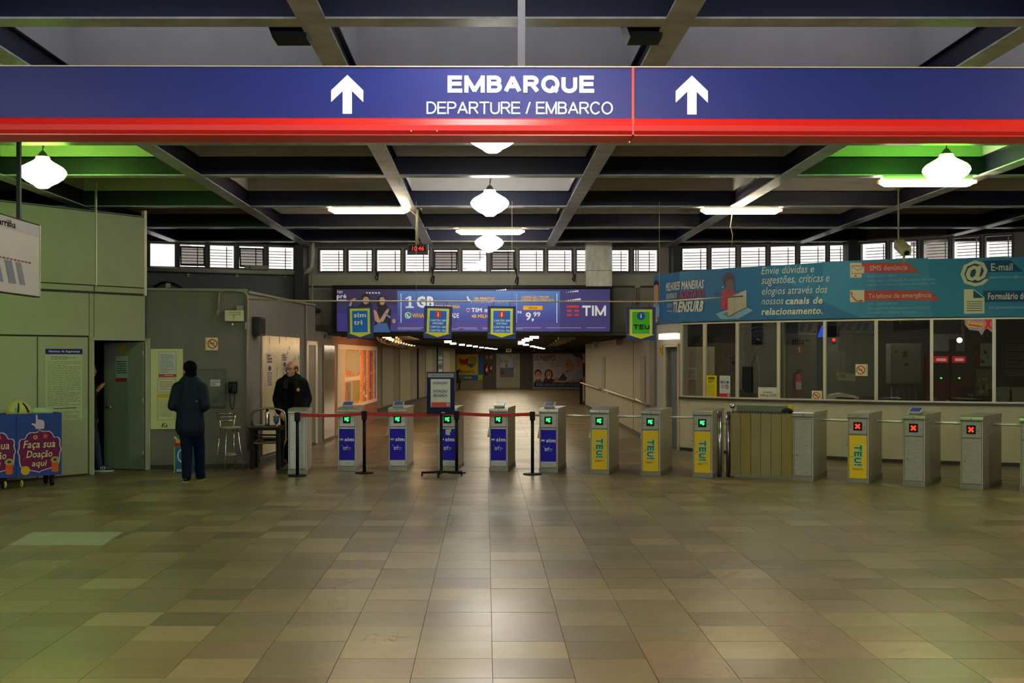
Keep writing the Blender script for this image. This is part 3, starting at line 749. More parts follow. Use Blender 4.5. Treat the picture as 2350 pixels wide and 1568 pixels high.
for i in range(12):                                          # printed fade of the poster's blue centre field
    a = i/11; R(m, 912, 668+6*i, 1285, 668+6*(i+1)+.3, -.006, g('%02x%02x%02x' % (int(88-20*a), int(132-62*a), int(200-38*a))))
R(m, 912, 740, 1285, 761, -.005, g('4f4596')); R(m, 1285, 664, 1400, 761, -.005, g('40387f'))
for px in (919.5, 1277): R(m, px, 674, px+1.8, 741, -.008, g('dfe6f4'))
R(m, 1185, 674, 1186, 741, -.008, g('b9c2dd'))
# two singing people printed on the poster
sk, hr, dk = g('b98d78'), g('1e1620'), g('17142a')
def el(m, cx, cy, rx, ry, mm, y): 
    x0, z0, x1, z1 = bx(cx-rx, cy-ry, cx+rx, cy+ry); m.disc((x0+x1)/2, (z0+z1)/2, (x1-x0)/2, y, mm, 16, (z1-z0)/2)
def pg(m, pts, mm, y): m.flat([(P.x(a), P.z(b)) for a, b in pts], y, mm)
pg(m, [(820, 703), (832, 694), (848, 693), (856, 702), (858, 740), (818, 740)], dk, -.009)
pg(m, [(801, 702), (806, 688), (815, 684), (818, 687), (809, 692), (806, 703)], sk, -.01)
el(m, 839, 684, 10, 11, hr, -.01); el(m, 840, 690, 7.5, 9, sk, -.011)
pg(m, [(868, 706), (863, 694), (866, 682), (877, 678), (885, 684), (886, 700), (898, 712), (896, 764), (858, 764), (862, 722)], dk, -.011)
el(m, 877, 691, 7, 9.5, sk, -.012); pg(m, [(868, 700), (866, 684), (873, 679), (871, 690), (873, 703)], hr, -.013)
pg(m, [(857, 711), (864, 714), (872, 734), (886, 712), (892, 707), (893, 713), (880, 738), (868, 742), (861, 736)], sk, -.014)
pg(m, [(859, 748), (868, 742), (888, 742), (896, 764), (857, 764)], g('3f69a8'), -.012)
pg(m, [(885, 718), (897, 728), (895, 731), (883, 722)], g('6f8ab8'), -.015); el(m, 904, 737, 4, 5, sk, -.012)
for i in range(5): el(m, 842+7*i, 672.5, 2.4, 2, g('e8e6ee'), -.009)
for a, b, n in ((1140, 667, 5), (1300, 671, 6), (1300, 690, 7)):
    for i in range(n): el(m, a+5*i, b-i*.5, 1.2+.3*i, .9+.25*i, g('e8e6ee'), -.009)
m.build('poster', r)
m = MB(); wh, ye = g('efeef2'), g('f0b62a')
T(m, 'TIM', 773, 668, 786, 674, -.016, wh, bold=.01); T(m, 'pré', 773, 675, 795, 688, -.016, wh, bold=.03); R(m, 773, 688.5, 796, 690, -.016, wh)
T(m, 'GB', 956, 680, 996, 707, -.016, wh, bold=.05); R(m, 931, 703.5, 949.5, 707, -.016, wh); R(m, 938, 680, 944, 705, -.0165, wh); pg(m, [(931, 684.5), (938.5, 680), (938.5, 684.5), (931, 688)], wh, -.017); T(m, 'POR SEMANA', 1000, 700, 1056, 708, -.016, ye, bold=.02)
el(m, 936.5, 724, 7.5, 7.5, g('e9efe9'), -.016); el(m, 936.5, 724, 6, 6, g('2da04a'), -.017); pg(m, [(933, 721), (935, 720), (936, 724), (939, 727), (941, 727), (940, 729), (936, 728), (933, 724)], wh, -.018)
T(m, 'WHATS', 946, 719, 985, 730, -.016, ye, bold=.03); T(m, 'VONTADE', 1010, 719, 1053, 730, -.016, wh, bold=.02)
T(m, '100 MINUTOS', 1088, 682, 1135, 689, -.016, ye, bold=.03); T(m, 'PARA QUALQUER OPERADORA', 1088, 690, 1170, 695.5, -.016, wh, bold=.02)
pg(m, [(1071, 681), (1074, 680), (1076, 686), (1082, 692), (1084, 694), (1081, 695), (1074, 690)], wh, -.016)
T(m, 'TIM music', 1081.5, 707, 1147, 717, -.016, wh, bold=.03); T(m, '40 MILHÕES', 1082, 720, 1140, 730, -.016, ye, bold=.03); m.ring(P.x(1074.5), P.z(712), .042, .012, -.016, wh); R(m, 1070, 711, 1073, 716, -.017, g('d24a5a')); R(m, 1076.5, 711, 1079.5, 716, -.017, g('d24a5a'))
T(m, 'COMPRE SEU TIMCHIP', 1196.5, 679.5, 1260, 685, -.016, ye, bold=.02); T(m, 'E ENVIE PRE70 PARA 4141', 1196.5, 685.5, 1271, 691, -.016, ye, bold=.02)
R(m, 1200.5, 702, 1245, 711.5, -.016, g('f2ae1c')); T(m, 'SEMANA', 1213, 704.5, 1233, 709.5, -.018, g('5a4030'), bold=.02)
T(m, 'R$', 1188, 714, 1197, 720, -.016, wh, bold=.02); T(m, '9,', 1206, 717, 1225, 738, -.016, wh, bold=.03); T(m, '99', 1224, 716, 1240, 727, -.016, wh, bold=.02)
rd = g('d6322e')
R(m, 1300.5, 701.5, 1329, 706.5, -.016, rd)
for a, b in ((711, 716), (720.5, 725.5)): R(m, 1300.5, a, 1312, b, -.016, rd); R(m, 1318, a, 1329, b, -.016, rd)
x0, z0, x1, z1 = bx(1336, 701.5, 1390.5, 725); strokes(m, 'TIM', x0, z0, x1, z1, -.016, wh, .2, gap=.12)
x0, z0, x1, z1 = bx(912, 751, 1390, 757); lines(m, x0, z0, x1, z1, 2, -.016, g('b9b6d4'), .35)
m.build('lettering', r)

# ---------------------------------------------------------------- poster wall (mural) inside the entrance
P = Poster(MW, 773, 864, 793, 934, .02); bx = P.bx
r = P.root('mural_poster', 'large orange-lit poster of coloured vertical strips on the brown wall', 'poster')
MB().box(0, P.wd, 0, .02, 0, P.h, mat('mural_frame', 'e8c9ae', .5)).build('backing', r)
m = MB(); W_, H_ = P.wd, P.h
strip_c = ['b9bfa5', 'e6a98a', 'd9b07a', 'b7a080', 'a89a78', 'b49070', 'c9a25c', 'e8503a', 'd9b36a', 'f08a2a', 'e65a2c', '7c6a50', 'efa03a', 'f4652a', '50504c', 'e8372a', 'f5a848', '4f79a8']
x = .0
for i, c in enumerate(strip_c):
    w_ = W_*(.045 if i else .08)*(1.3 if i in (3, 4, 5) else 1); x1 = min(x+w_, W_)
    m.rect(x+.02, .06*H_, x1, .93*H_, -.002, ink(c)); x = x1+.03
for i in range(70):
    a = rnd.uniform(.42, .94)*W_; b = rnd.uniform(.08, .86)*H_; m.rect(a, b, a+rnd.uniform(.05, .22), b+rnd.uniform(.02, .09), -.004, ink(rnd.choice(('f6d9a8', 'd8432a', '3c3a3a', 'f0a040', '8a6a48', 'c8d0b8'))))
m.rect(.13*W_, .44*H_, .52*W_, .5*H_, -.005, ink('ecc7a8')); m.rect(.36*W_, .1*H_, .5*W_, .43*H_, -.006, ink('a58b2c'))
m.rect(.17*W_, .55*H_, .5*W_, .9*H_, -.006, ink('b3a283')); m.rect(.19*W_, .53*H_, .29*W_, .6*H_, -.007, ink('e06a20'))
for i in range(9): m.line(.15*W_+i*.014*W_, .08*H_, .16*W_+i*.014*W_, .42*H_, .03, -.008, ink('2a2422' if i % 2 else 'e0a890'))
m.build('print', r)

# small things on the entrance and corridor walls
P = Poster(LW, 1004, 1014, 805, 856, .03); r = P.root('corridor_poster', 'narrow blue and white poster on the left corridor wall', 'poster')
MB().box(0, P.wd, 0, .02, 0, P.h, ink('5f7f9c')).build('sheet', r)
m = MB()
for i in range(5): m.rect(.05*P.wd, P.h*(.05+.19*i), .9*P.wd, P.h*(.15+.19*i), -.002, ink(('d9d6cc', '38506e', 'c9b6a8')[i % 3]))
m.build('print', r)
# door linings by the guard's wall
def lining(i, w, px0, px1, py0, py1):
    P = Poster(w, px0, px1, py0, py1, .03); o = sroot('door_%d' % i, P.loc, P.ang); t = .18*P.wd
    m = MB(); m.box(0, t, 0, .06, 0, P.h, ALU); m.box(P.wd-t, P.wd, 0, .06, 0, P.h, ALU); m.box(0, P.wd, 0, .06, P.h-.08, P.h, ALU); m.build('door_frame', o)
    MB().box(t, P.wd-t, .015, .05, 0, P.h-.08, mat('door_grey', '6b675a', .5)).build('door_leaf', o)
lining(4, Wall((-3.55, 22.6), (-3.44, 23.9)), 700, 726, 783, 1021)
P = Poster(EW, 741, 765, 793, 1004, .03); r = P.root('glossy_panel', 'tall narrow glossy panel beside the brown mural wall', 'panel')
MB().box(0, P.wd, 0, .02, 0, P.h, mat('glossy_cream', 'a2957c', .12, coat=.6, var=.2, scale=3)).build('sheet', r)

# guard's wall: big cream board with two leaflets
P = Poster(GU, 599, 684, 773, 1032, .03)
r = P.root('cream_board', 'tall scuffed cream board on the wall behind the guard', 'board')
MB().box(0, P.wd, 0, .025, 0, P.h, mat('cream_board', 'c9b88c', .28, var=.1, scale=2)).build('sheet', r)
m = MB()
for i in range(16):
    a = P.x(rnd.uniform(605, 683)); z = P.h*rnd.uniform(.55, .98); m.rect(a, z, a+rnd.uniform(.01, .03), z+rnd.uniform(.04, .16), -.002, ink('6d6048'))
m.build('scuffs', r)
for a, b in ((608, 621), (643, 655)):
    o = MB(); x0, z0, x1, z1 = P.bx(a, 811, b, 886 if a < 620 else 870); o.rect(x0, z0, x1, z1, -.003, ink('cfc3bd'))
    lines(o, x0+.03, z0+.02, x1-.03, z0+(z1-z0)*.45, 7, -.005, ink('4a4650')); lines(o, x0+.03, z1-(z1-z0)*.3, x1-.03, z1-.02, 3, -.005, ink('7a3a48'), .7)
    o.disc((x0+x1)/2, z0+(z1-z0)*.55, (x1-x0)*.3, -.005, ink('3d3a44'), 10, .05); o.build('leaflet', r)
P = Poster(GU, 578, 593, 728, 771, .14); r = P.root('wall_speaker', 'dark box loudspeaker high on the guard wall', 'speaker')
MB().box(0, P.wd*.85, 0, .14, 0, P.h, mat('speaker_case', '241f30', .5)).build('case', r, bevel=.01); MB().rect(.02, .03, P.wd*.8, P.h-.03, -.003, BLACK).build('grille', r)

# ---------------------------------------------------------------- dark wall: notices, hatch, phone, emergency light
P = Poster(DW, 346, 420, 801, 985, .02); bx = P.bx
r = P.root('notice_board', 'tall cream notice board with three framed sheets behind the walking man', 'notice board')
MB().box(0, P.wd, 0, .018, 0, P.h, mat('cream_paint', 'c4bf86', .5)).build('board', r)
m = MB()
def sheet(a, b, c, d, bg, bar, barcol, n, tc):
    x0, z0, x1, z1 = bx(a, b, c, d); m.rect(x0, z0, x1, z1, -.002, ink('7d7a70')); m.rect(x0+.006, z0+.006, x1-.006, z1-.006, -.003, ink(bg))
    if bar == 'low': m.rect(x0, z0, x1, z0+(z1-z0)*.12, -.004, ink(barcol)); lines(m, x0+.1, z0+(z1-z0)*.04, x1-.05, z0+(z1-z0)*.09, 1, -.005, ink('e8d8d4')); lines(m, x0+.03, z0+(z1-z0)*.17, x1-.04, z1-.04, n, -.005, ink(tc), .4)
    elif bar == 'high': m.rect(x0+.004, z1-(z1-z0)*.14, x1-.004, z1-.004, -.004, ink(barcol)); lines(m, x0+.03, z0+.05, x1-.04, z1-(z1-z0)*.2, n, -.005, ink(tc), .35)
    else: lines(m, x0+.03, z0+.03, x1-.03, z1-.03, n, -.005, ink(tc), .4)
sheet(364, 807, 405, 866, 'b9bbb4', 'low', 'b8343c', 14, '7a7c84'); sheet(362, 870, 403, 900, 'c9c4a8', '', '', 6, 'a8685a'); sheet(361, 905, 402, 964, 'c8c49c', 'high', 'c9a814', 15, '9a957c')
x0, z0, x1, z1 = bx(372, 972, 384, 981)
for i in range(5): m.line(x0+(x1-x0)*i/5, z0+(z1-z0)*(i % 2), x0+(x1-x0)*(i+1)/5, z1-(z1-z0)*(i % 3)*.3, .02, -.003, ink('54523c'))
m.build('print', r)
def nosmoke(name, label, w, px0, px1, py0, py1, flip=False, off=.012):
    P = Poster(w, px0, px1, py0, py1, off); r = P.root(name, label, 'sign'); W_, H_ = P.wd, P.h
    MB().box(0, W_, 0, .008, 0, H_, ink('d9c99a')).build('plate', r)
    m = MB(); cx = W_*(.44 if flip else .57); R_ = H_*.38; rc = ink('b5301f')
    m.ring(cx, H_*.5, R_, R_*.2, -.002, rc); m.line(cx-R_*.68, H_*.5+R_*.68, cx+R_*.68, H_*.5-R_*.68, R_*.2, -.003, rc)
    m.rect(cx-R_*.5, H_*.47, cx+R_*.35, H_*.53, -.0025, ink('3a3228')); m.line(cx+R_*.2, H_*.55, cx+R_*.45, H_*.68, R_*.08, -.0025, ink('3a3228'))
    x0 = W_*.86 if flip else W_*.03; m.text('É PROIBIDO FUMAR', x0, H_*.08, x0+W_*.1, H_*.92, -.002, ink('4a4030'), rot=-90); m.build('print', r)
nosmoke('no_smoking_sign', 'square no smoking sign on the dark grey wall above the hatch', DW, 471, 500, 775, 804)
P = Poster(DW, 440, 516, 847, 935, .03); r = P.root('wall_hatch', 'flush grey electrical hatch with louvres beside the walking man', 'hatch')
HG = mat('hatch_grey', '565850', .5, var=.05)
m = MB(); t = .03
for q in ((0, P.wd, P.h-t, P.h), (0, P.wd, 0, t), (0, t, t, P.h-t), (P.wd-t, P.wd, t, P.h-t)): m.box(q[0], q[1], -.01, .03, q[2], q[3], mat('hatch_rim', '4a4c44', .5))
m.build('rim', r); MB().box(t, P.wd-t, 0, .03, t, P.h-t, HG).build('door', r)
for zb in (.12, .78):
    m = MB()
    for i in range(5): z = P.h*(zb+.025*i); m.box(P.x(489), P.x(499), -.008, 0, z, z+.006, mat('hatch_rim', '4a4c44', .5))
    m.build('louvre_block', r)
m = MB(); x0, z0, x1, z1 = P.bx(483, 872, 505.5, 886.5); m.rect(x0, z0, x1, z1, -.003, ink('c9c8c0')); lines(m, x0+.01, z0+.01, x1-.01, z1-.01, 4, -.005, ink('3a3a3a'), .45); m.build('label_plate', r)
MB().box(P.x(474.5), P.x(477), -.02, 0, P.z(892), P.z(885), STEEL).build('latch', r)
P = Poster(DW, 524.5, 545, 876, 902, .1); r = P.root('wall_phone', 'black wall telephone with hanging coiled cord', 'phone')
MB().box(0, P.wd, 0, .1, 0, P.h, BLACK).build('case', r, bevel=.012); m = MB()
for i in range(4):
    for j in range(3): m.box(P.wd*(.5+.13*j), P.wd*(.58+.13*j), -.006, 0, P.h*(.2+.16*i), P.h*(.3+.16*i), mat('key_grey', '2c2c30', .5))
m.build('keypad', r); m = MB(); m.tube([(P.wd*.18, -.03, .02), (P.wd*.16, -.045, P.h*.5), (P.wd*.18, -.03, P.h-.02)], .022, BLACK, 8); m.build('handset', r)
m = MB(); pts = []
for i in range(60):
    t = i/59; a = PI*t; pts.append((P.wd*.42-.04*math.cos(a)+.004*math.cos(i*2.2), .03+.004*math.sin(i*2.2), -.26*math.sin(a)))
m.tube(pts, .006, BLACK, 5); m.build('cord', r)
P = Poster(DW, 516, 560, 713, 738, .09); r = P.root('emergency_light', 'cream emergency light box high on the dark wall', 'light')
MB().box(0, P.wd, 0, .09, 0, P.h, mat('cream_plastic', 'c3bb8e', .4)).build('case', r, bevel=.008); MB().box(P.x(543), P.x(558), .02, .09, P.h, P.h+.08, mat('grey_plastic', '7e8080', .5)).build('junction_box', r)
m = MB()
for a, b, c, d in ((526, 718, 551, 718), (526, 723, 551, 723), (537, 723, 537, 735), (551, 716, 551, 723)): m.line(P.x(a), P.z(b), P.x(c)+.001, P.z(d), .008, -.003, ink('7a775c'))
m.build('print', r); MB().ell((P.x(534), .03, -.05), .02, WHITE, 8, 6).build('indicator', r)
P = Poster(DW, 497, 504, 712, 723, .05); r = P.root('cable_socket', 'small wall socket with a yellow plug below the conduit', 'socket'); MB().box(0, P.wd, 0, .05, .03, P.h, mat('grey_plastic', '7e8080', .5)).build('plate', r, bevel=.004); MB().box(.008, P.wd-.008, -.02, .03, 0, .04, ink('a8891c')).build('plug', r)
CONDUIT = mat('conduit_paint', '8f8b74', .45)
def pipe(name, label, pts, r_, m=None, cat='pipe'):
    o = thing(name, label, cat, pts[0]); MB().tube([Vector(v)-Vector(pts[0]) for v in pts], r_, m or CONDUIT, 8).build('run', o); return o
d = lambda px, py, o=.03: DW.p(DW.u(px), o, DW.z(px, py))
pipe('conduit', 'thin conduit looping from the socket over the dark wall to the wall corner', [d(501, 711), d(502, 690), d(504, 672), d(509, 667), d(535, 667), d(556, 669), d(563, 672), d(568, 680), d(569, 720), d(567, 800), d(567, 1033)], .016)
MB().box(-.03, .03, -.03, .03, -.06, .06, CONDUIT).build('clamp', [o for o in bpy.data.objects if o.name == 'conduit'][0], d(567, 748)-d(501, 711))
g_ = lambda px, py: GU.p(GU.u(px), .03, GU.z(px, py))
pipe('conduit', 'thin conduit dropping down the end of the guard wall beside the doors', [g_(688, 695), g_(695, 695), g_(699, 701), g_(699, 740), g_(699, 900), g_(699, 1010)], .018)

# ducts and pipes on the upper walls
def uw(w, px, py, o): return w.p(w.u(px), o, w.z(px, py))
DUCT = mat('duct_white', 'a8a594', .4, var=.08)
q = [uw(UL, 336, 619, .12), uw(UL, 520, 624, .12), uw(UL, 690, 628, .12), uw(CW, 718, 628, .75), uw(CW, 727, 620, .75), uw(CW, 729, 590, .75), uw(CW, 729, 565, .75), uw(CW, 733, 556, .75), uw(CW, 742, 551, .75), uw(CW, 930, 553, .75)]
pipe('wall_duct', 'fat pale duct running under the left windows and bending up over the back wall', q, .05, DUCT, 'duct')
q = [uw(CW, 985, 558, .3), uw(CW, 1250, 557, .3), uw(CW, 1395, 556, .3), uw(CW, 1533, 553, .3)]
pipe('wall_duct', 'straight pale duct above the middle windows of the back wall', q, .035, DUCT, 'duct')
P = Poster(UL, 560, 614, 611, 620, .22); r = P.root('dusty_box', 'flat dusty box lying on the duct below the left windows', 'box'); MB().box(0, P.wd, 0, .14, 0, P.h, mat('dusty', '8a8878', .8, var=.1)).build('body', r); MB().box(P.wd*.18, P.wd*.24, -.004, 0, P.h*.2, P.h*.6, BLACK).build('slot', r)
for i, px in enumerate((432, 544, 654)):
    P = Poster(UL, px-3, px+3, 628, 636, .04); r = P.root('number_tag', 'small cream number tag under the left duct, %s' % ('nearest the panel wall', 'in the middle of the three', 'nearest the dark column')[i], 'tag'); MB().box(0, P.wd, 0, .01, 0, P.h, ink('c9b860')).build('plate', r); MB().rect(P.wd*.3, P.h*.2, P.wd*.7, P.h*.5, -.002, BLACK).build('print', r)
for px, py0, py1, lab in ((704, 630, 700, 'left of two thin drop pipes beside the billboard'), (726, 630, 768, 'right of two thin drop pipes beside the billboard')):
    pipe('drop_pipe', 'pale thin vertical pipe, '+lab, [uw(CW, px, py0, .6), uw(CW, px, py1, .6)], .018)
pipe('drop_pipe', 'pair of thin vertical pipes beside the marble pier, left one', [uw(CW, 1459, 558, .03), uw(CW, 1459, 700, .03)], .014)
pipe('drop_pipe', 'pair of thin vertical pipes beside the marble pier, right one', [uw(CW, 1464, 558, .03), uw(CW, 1464, 700, .03)], .014)
P = Poster(CW, 1456.5, 1468.5, 650, 661, .07); r = P.root('junction_box', 'small cream junction box on the twin pipes behind the TEU board', 'box'); MB().box(0, P.wd, 0, .06, 0, P.h, CONDUIT).build('case', r, bevel=.006)
pipe('black_cable', 'black cable looping below the end of the drop pipe', [uw(CW, 726, 765, .6), uw(CW, 728, 780, .6), uw(CW, 736, 788, .6), uw(CW, 748, 785, .6), uw(CW, 755, 775, .6), uw(CW, 756, 768, .6)], .012, BLACK, 'cable')
for i, (px, y0, y1) in enumerate(((863, 618, 645), (991, 614, 652), (1183, 616, 655), (1313, 622, 648))):
    pipe('black_cable', 'dangling black cable on the ledge under the windows, %s from the clock' % ('nearest left', 'below right', 'third', 'farthest')[i], [uw(CW, px, y0, .08), uw(CW, px+3, (y0+y1)/2, .12), uw(CW, px-1, y1-6, .1), uw(CW, px+4, y1, .1), uw(CW, px+6, y1-18, .1)], .012, BLACK, 'cable')
q = [uw(UL, 352, 662, .4), uw(UL, 372, 652, .45), uw(UL, 395, 655, .5), uw(UL, 420, 668, .5)]
pipe('black_cable', 'thick black cable lying on top of the dark wall', q, .03, BLACK, 'cable')
P = Poster(Wall((-5.45, 18.3), (-3.88, 18.6)), 380, 391, 650, 661); r = P.root('roof_box', 'small grey box on top of the dark wall', 'box'); MB().box(0, P.wd, 0, .08, 0, P.h, mat('grey_plastic', '7e8080', .5)).build('case', r, bevel=.005)
# ---------------------------------------------------------------- turnstiles
PLINTH = mat('plinth_steel', '8c877a', .45, metal=.7, var=.15, scale=8)
SIMB = mat('sticker_violet', '1a10a8', .45, spec=.25); TEUY = mat('sticker_yellow', 'e0b80c', .4)
GRN = glow('1cff62', 2.6); REDX = glow('ff2a10', 2.4)
TW = .145
ARMM = mat('arm_bright', 'e2ddd0', .3, metal=.35)
def turnstile(px0, px1, pyb, ang, kind, disp, reader, label, arms=True, TD=1.06):
    Y = gy(pyb); c = WP((px0+px1)/2, pyb, Y)
    r = thing('turnstile', label, 'turnstile', (c.x, c.y, 0), -math.radians(ang), 'row of steel turnstiles across the hall')
    m = MB(); m.box(-TW, TW, 0, TD, .065, .935, STEEL); m.build('body', r, bevel=.006)
    MB().box(-TW-.006, TW+.006, -.008, TD+.006, 0, .065, PLINTH).build('plinth', r, bevel=.004)
    m = MB(); n = 6
    pr = [(0, .935), (TD+.006, .935), (TD+.006, .99), (TD-.02, 1.0), (.03, 1.0), (.0, .985), (-.012, .96), (-.012, .94)]
    k = len(pr); m.add([(-TW-.005, y, z) for y, z in pr]+[(TW+.005, y, z) for y, z in pr], [(i, i+k, (i+1) % k+k, (i+1) % k) for i in range(k)]+[list(range(k)), list(range(2*k-1, k-1, -1))], STEEL)
    m.build('lid', r); MB().ell((0, -.013, .965), .007, BLACK, 8, 5).build('lock', r)
    if disp:
        MB().box(-.122, .122, -.008, 0, .705, .917, STEEL).build('display_panel', r, bevel=.003)
        x, z, h = -.002, .815, .055
        d = MB(); d.box(x-.06, x+.06, -.012, -.006, z-.06, z+.06, BLACK); dob = d.build('display', r, bevel=.004)
        m = MB()
        if disp == 'go':
            A = [(-.62, .62), (.42, .62), (.12, .32), (.66, -.24), (.28, -.66), (-.3, -.08), (-.62, -.42)]
            m.flat([(x+a*h, z+b*h) for a, b in A], -.0135, GRN); m.disc(x+.45*h, z+.5*h, .012, -.0135, GRN, 8)
            m.build('green_arrow', dob)
        else:
            for s in (1, -1):
                m.line(x-.56*h, z-s*.56*h, x+.56*h, z+s*.56*h, .024, -.0135-.0005*s, REDX)
            m.build('red_cross', dob)
        for q in (-.095, .095): MB().ell((q, -.009, .8), .006, BLACK, 6, 5).build('key_lock', r)
    top = .69 if disp else .9
    SEAM = mat('seam_dark_steel', '3f3c36', .6); m = MB(); m.rect(-.127, .075, .127, top+.005, -.0012, SEAM)
    if disp: m.rect(-.127, .7, .127, .922, -.0014, SEAM)
    m.rect(-TW, .927, TW, .935, -.001, SEAM); m.build('seam', r)
    door = MB().box(-.122, .122, -.006, 0, .08, top, STEEL).build('door', r, bevel=.003)
    MB().ell((-.085, -.008, .38), .007, BLACK, 6, 5).build('door_lock', door)
    if kind == 'sim':
        m = MB(); m.rect(-.12, .172, .119, .668, -.0075, SIMB); m.build('sticker', door)
        m = MB(); w_ = ink('d9d8e2'); m.text('sim', -.036, .471, .112, .53, -.009, w_, bold=.05); m.rect(-.114, .498, -.056, .514, -.009, w_); m.rect(-.114, .482, -.056, .493, -.009, ink('9a98c4'))
        m.text('tri', -.062, .333, .002, .398, -.009, w_, bold=.03); m.line(-.0, .375, .065, .362, .008, -.009, w_); m.line(.0, .39, .02, .4, .006, -.009, w_); m.line(.02, .34, .05, .335, .006, -.009, w_); m.disc(-.075, .405, .007, -.009, w_, 6)
        m.build('lettering', door)
    elif kind == 'teu':
        m = MB(); m.rect(-.12, .072, .121, .684, -.0075, TEUY); m.build('sticker', door)
        m = MB(); strokes(m, 'TEU!', -.05, .256, .055, .548, -.009, ink('b9bfb4'), .5, rot=-90, gap=.18, aw=.23); strokes(m, 'TEU!', -.05, .256, .055, .548, -.0115, ink('23813a'), .24, rot=-90, gap=.18)
        lines(m, -.07, .186, .07, .22, 2, -.009, ink('7a641c'), .5); m.build('lettering', door)
    if reader:
        col, ex = {'w': ('e6e2d6', 0), 'b': ('2c3f80', 1)}[reader]
        o = MB(); o.box(-.07, .07, .03, .22, 1.0, 1.022, PLINTH); o.build('reader_base', r)
        M = Matrix.Translation((0, .03, 1.022)) @ Matrix.Rotation(math.radians(14), 4, 'X')
        o = MB(); o.box(-.08, .085, -.01, .2, 0, .02, mat('reader_'+reader, 'd6d3cb' if reader == 'w' else 'b9b8b2', .4), M); o.build('card_reader', r)
        o = MB(); o.box(-.068, .073, .0, .19, .02, .021, ink(col), M); o.build('reader_label', r)
    if arms:
        hub = Vector((-TW, .5, .868)); m = MB(); m.lathe([(.05, 0), (.05, .03), (.035, .055), (.0, .06)], hub, PLINTH, 12, M=Matrix.Rotation(-PI/2, 4, 'Y')); m.build('arm_hub', r)
        o = hub+Vector((-.02, 0, 0))
        for v in ((-.45, -.02, .0), (-.03, -.26, -.34), (-.03, .26, -.34)): MB().tube([o, o+Vector(v)], .018, ARMM, 8).build('arm', r)
    return r
TSL = 'steel turnstile '
turnstile(661, 705, 1088.5, -3, 'plain', None, None, 'plain grey end cabinet of the turnstile row, in front of the guard', arms=False, TD=.72)
turnstile(774.5, 818, 1081.5, 0, 'sim', 'go', 'b', 'first sim-stickered turnstile counting from the guard')
turnstile(891.5, 933.5, 1081, 2, 'sim', 'go', 'b', 'second sim-stickered turnstile from the guard, between stanchion and notice stand')
turnstile(1006.5, 1047.5, 1081.5, 5, 'sim', 'go', None, 'sim-stickered turnstile with torn sticker, behind the ATENÇÃO notice stand')
turnstile(1122.5, 1165.5, 1082, 8, 'sim', 'go', 'w', 'sim-stickered turnstile with a white card reader on top')
turnstile(1237, 1280.5, 1085, 11, 'sim', 'go', 'b', 'sim-stickered turnstile just beyond the last belt stanchion')
turnstile(1354, 1397.5, 1088.5, 15, 'teu', 'go', None, 'yellow TEU turnstile next to the last sim-stickered one')
turnstile(1471, 1515, 1092.5, 19, 'teu', 'go', None, 'yellow TEU turnstile in front of the booth door')
turnstile(1590, 1634.5, 1096.5, 21, 'teu', 'go', None, 'yellow TEU turnstile beside the chrome gate posts')
turnstile(1819.5, 1866, 1105, 27, 'plain', None, None, 'greenish blank turnstile cabinet closing the swing gate')
turnstile(1945, 1993, 1110, 29, 'teu', 'stop', None, 'yellow TEU turnstile with a red cross display')
turnstile(2073, 2121, 1117, 33, 'plain', 'stop', 'b', 'plain steel turnstile with red cross and a dark card reader on top')
turnstile(2203.5, 2255, 1124, 37, 'plain', 'stop', None, 'plain steel turnstile with red cross and bare flat lid')
turnstile(2341, 2394, 1132, 40, 'plain', 'stop', None, 'turnstile cut by the picture edge')
o = [q for q in bpy.data.objects if q.get('label') == 'sim-stickered turnstile with torn sticker, behind the ATENÇÃO notice stand'][0]
m = MB(); m.flat([(-.03, .66), (.06, .665), (.055, .62), (.03, .6), (.05, .575), (.02, .565), (-.03, .58)], -.0085, STEEL); m.build('torn_patch', o)

# swing gate between the yellow and the greenish cabinet
ga, gb = WP(1676, 1092, gy(1096)), WP(1818, 1098, gy(1104))
GTW = Wall(ga.xy, gb.xy); GP = mat('gate_panel', '9a8a64', .35, metal=.45, var=.14, scale=3, stretch=(1, 1, .2))
r = thing('swing_gate', 'wide ribbed metal swing gate with chrome posts between two turnstile cabinets', 'gate', (ga.x, ga.y, 0), GTW.ang)
N = 6
for i in range(N):
    a, b = GTW.L*i/N, GTW.L*(i+1)/N; MB().box(a+.004, b-.004, -.006 if i % 2 else .0, .03, .05, .965, mat('gate_panel_b', 'a08552', .35, metal=.45, var=.14, scale=3, stretch=(1, 1, .2)) if i in (1, 5) else GP).build('slat', r)
MB().box(0, GTW.L, -.012, .04, .02, .06, PLINTH).build('bottom_rail', r)
m = MB(); m.box(-.02, GTW.L-.12, .35, .42, .955, 1.07, mat('gate_top', '6e7460', .4, metal=.3)); m.build('top_beam', r)
m = MB()
for i in range(20): m.box(.03+i*.042, .052+i*.042, .0, .03, .965, 1.0, mat('gate_teeth', '4a4e44', .4, metal=.5))
m.box(0, GTW.L-.05, .01, .03, .965, .98, PLINTH); m.build('toothed_rail', r)
for x, y in ((-.16, -.02), (-.05, .06)): MB().tube([(x, y, 0), (x, y, .985)], .034, mat('gate_chrome', 'a9a3b4', .22, metal=1), 14).build('post', r)
MB().tube([(.0, .1, 0), (.0, .1, 1.06)], .02, PLINTH, 10).build('post', r); MB().ell((.0, .1, 1.07), .045, CHROME, 10, 8).build('post_knob', r)
MB().box(GTW.L-.16, GTW.L-.1, .34, .43, 1.0, 1.09, ink('d8b80c')).build('yellow_clip', r)
MB().ell((GTW.L-.13, .2, 1.0), (.09, .06, .05), BLACK, 10, 6).build('latch_cover', r)

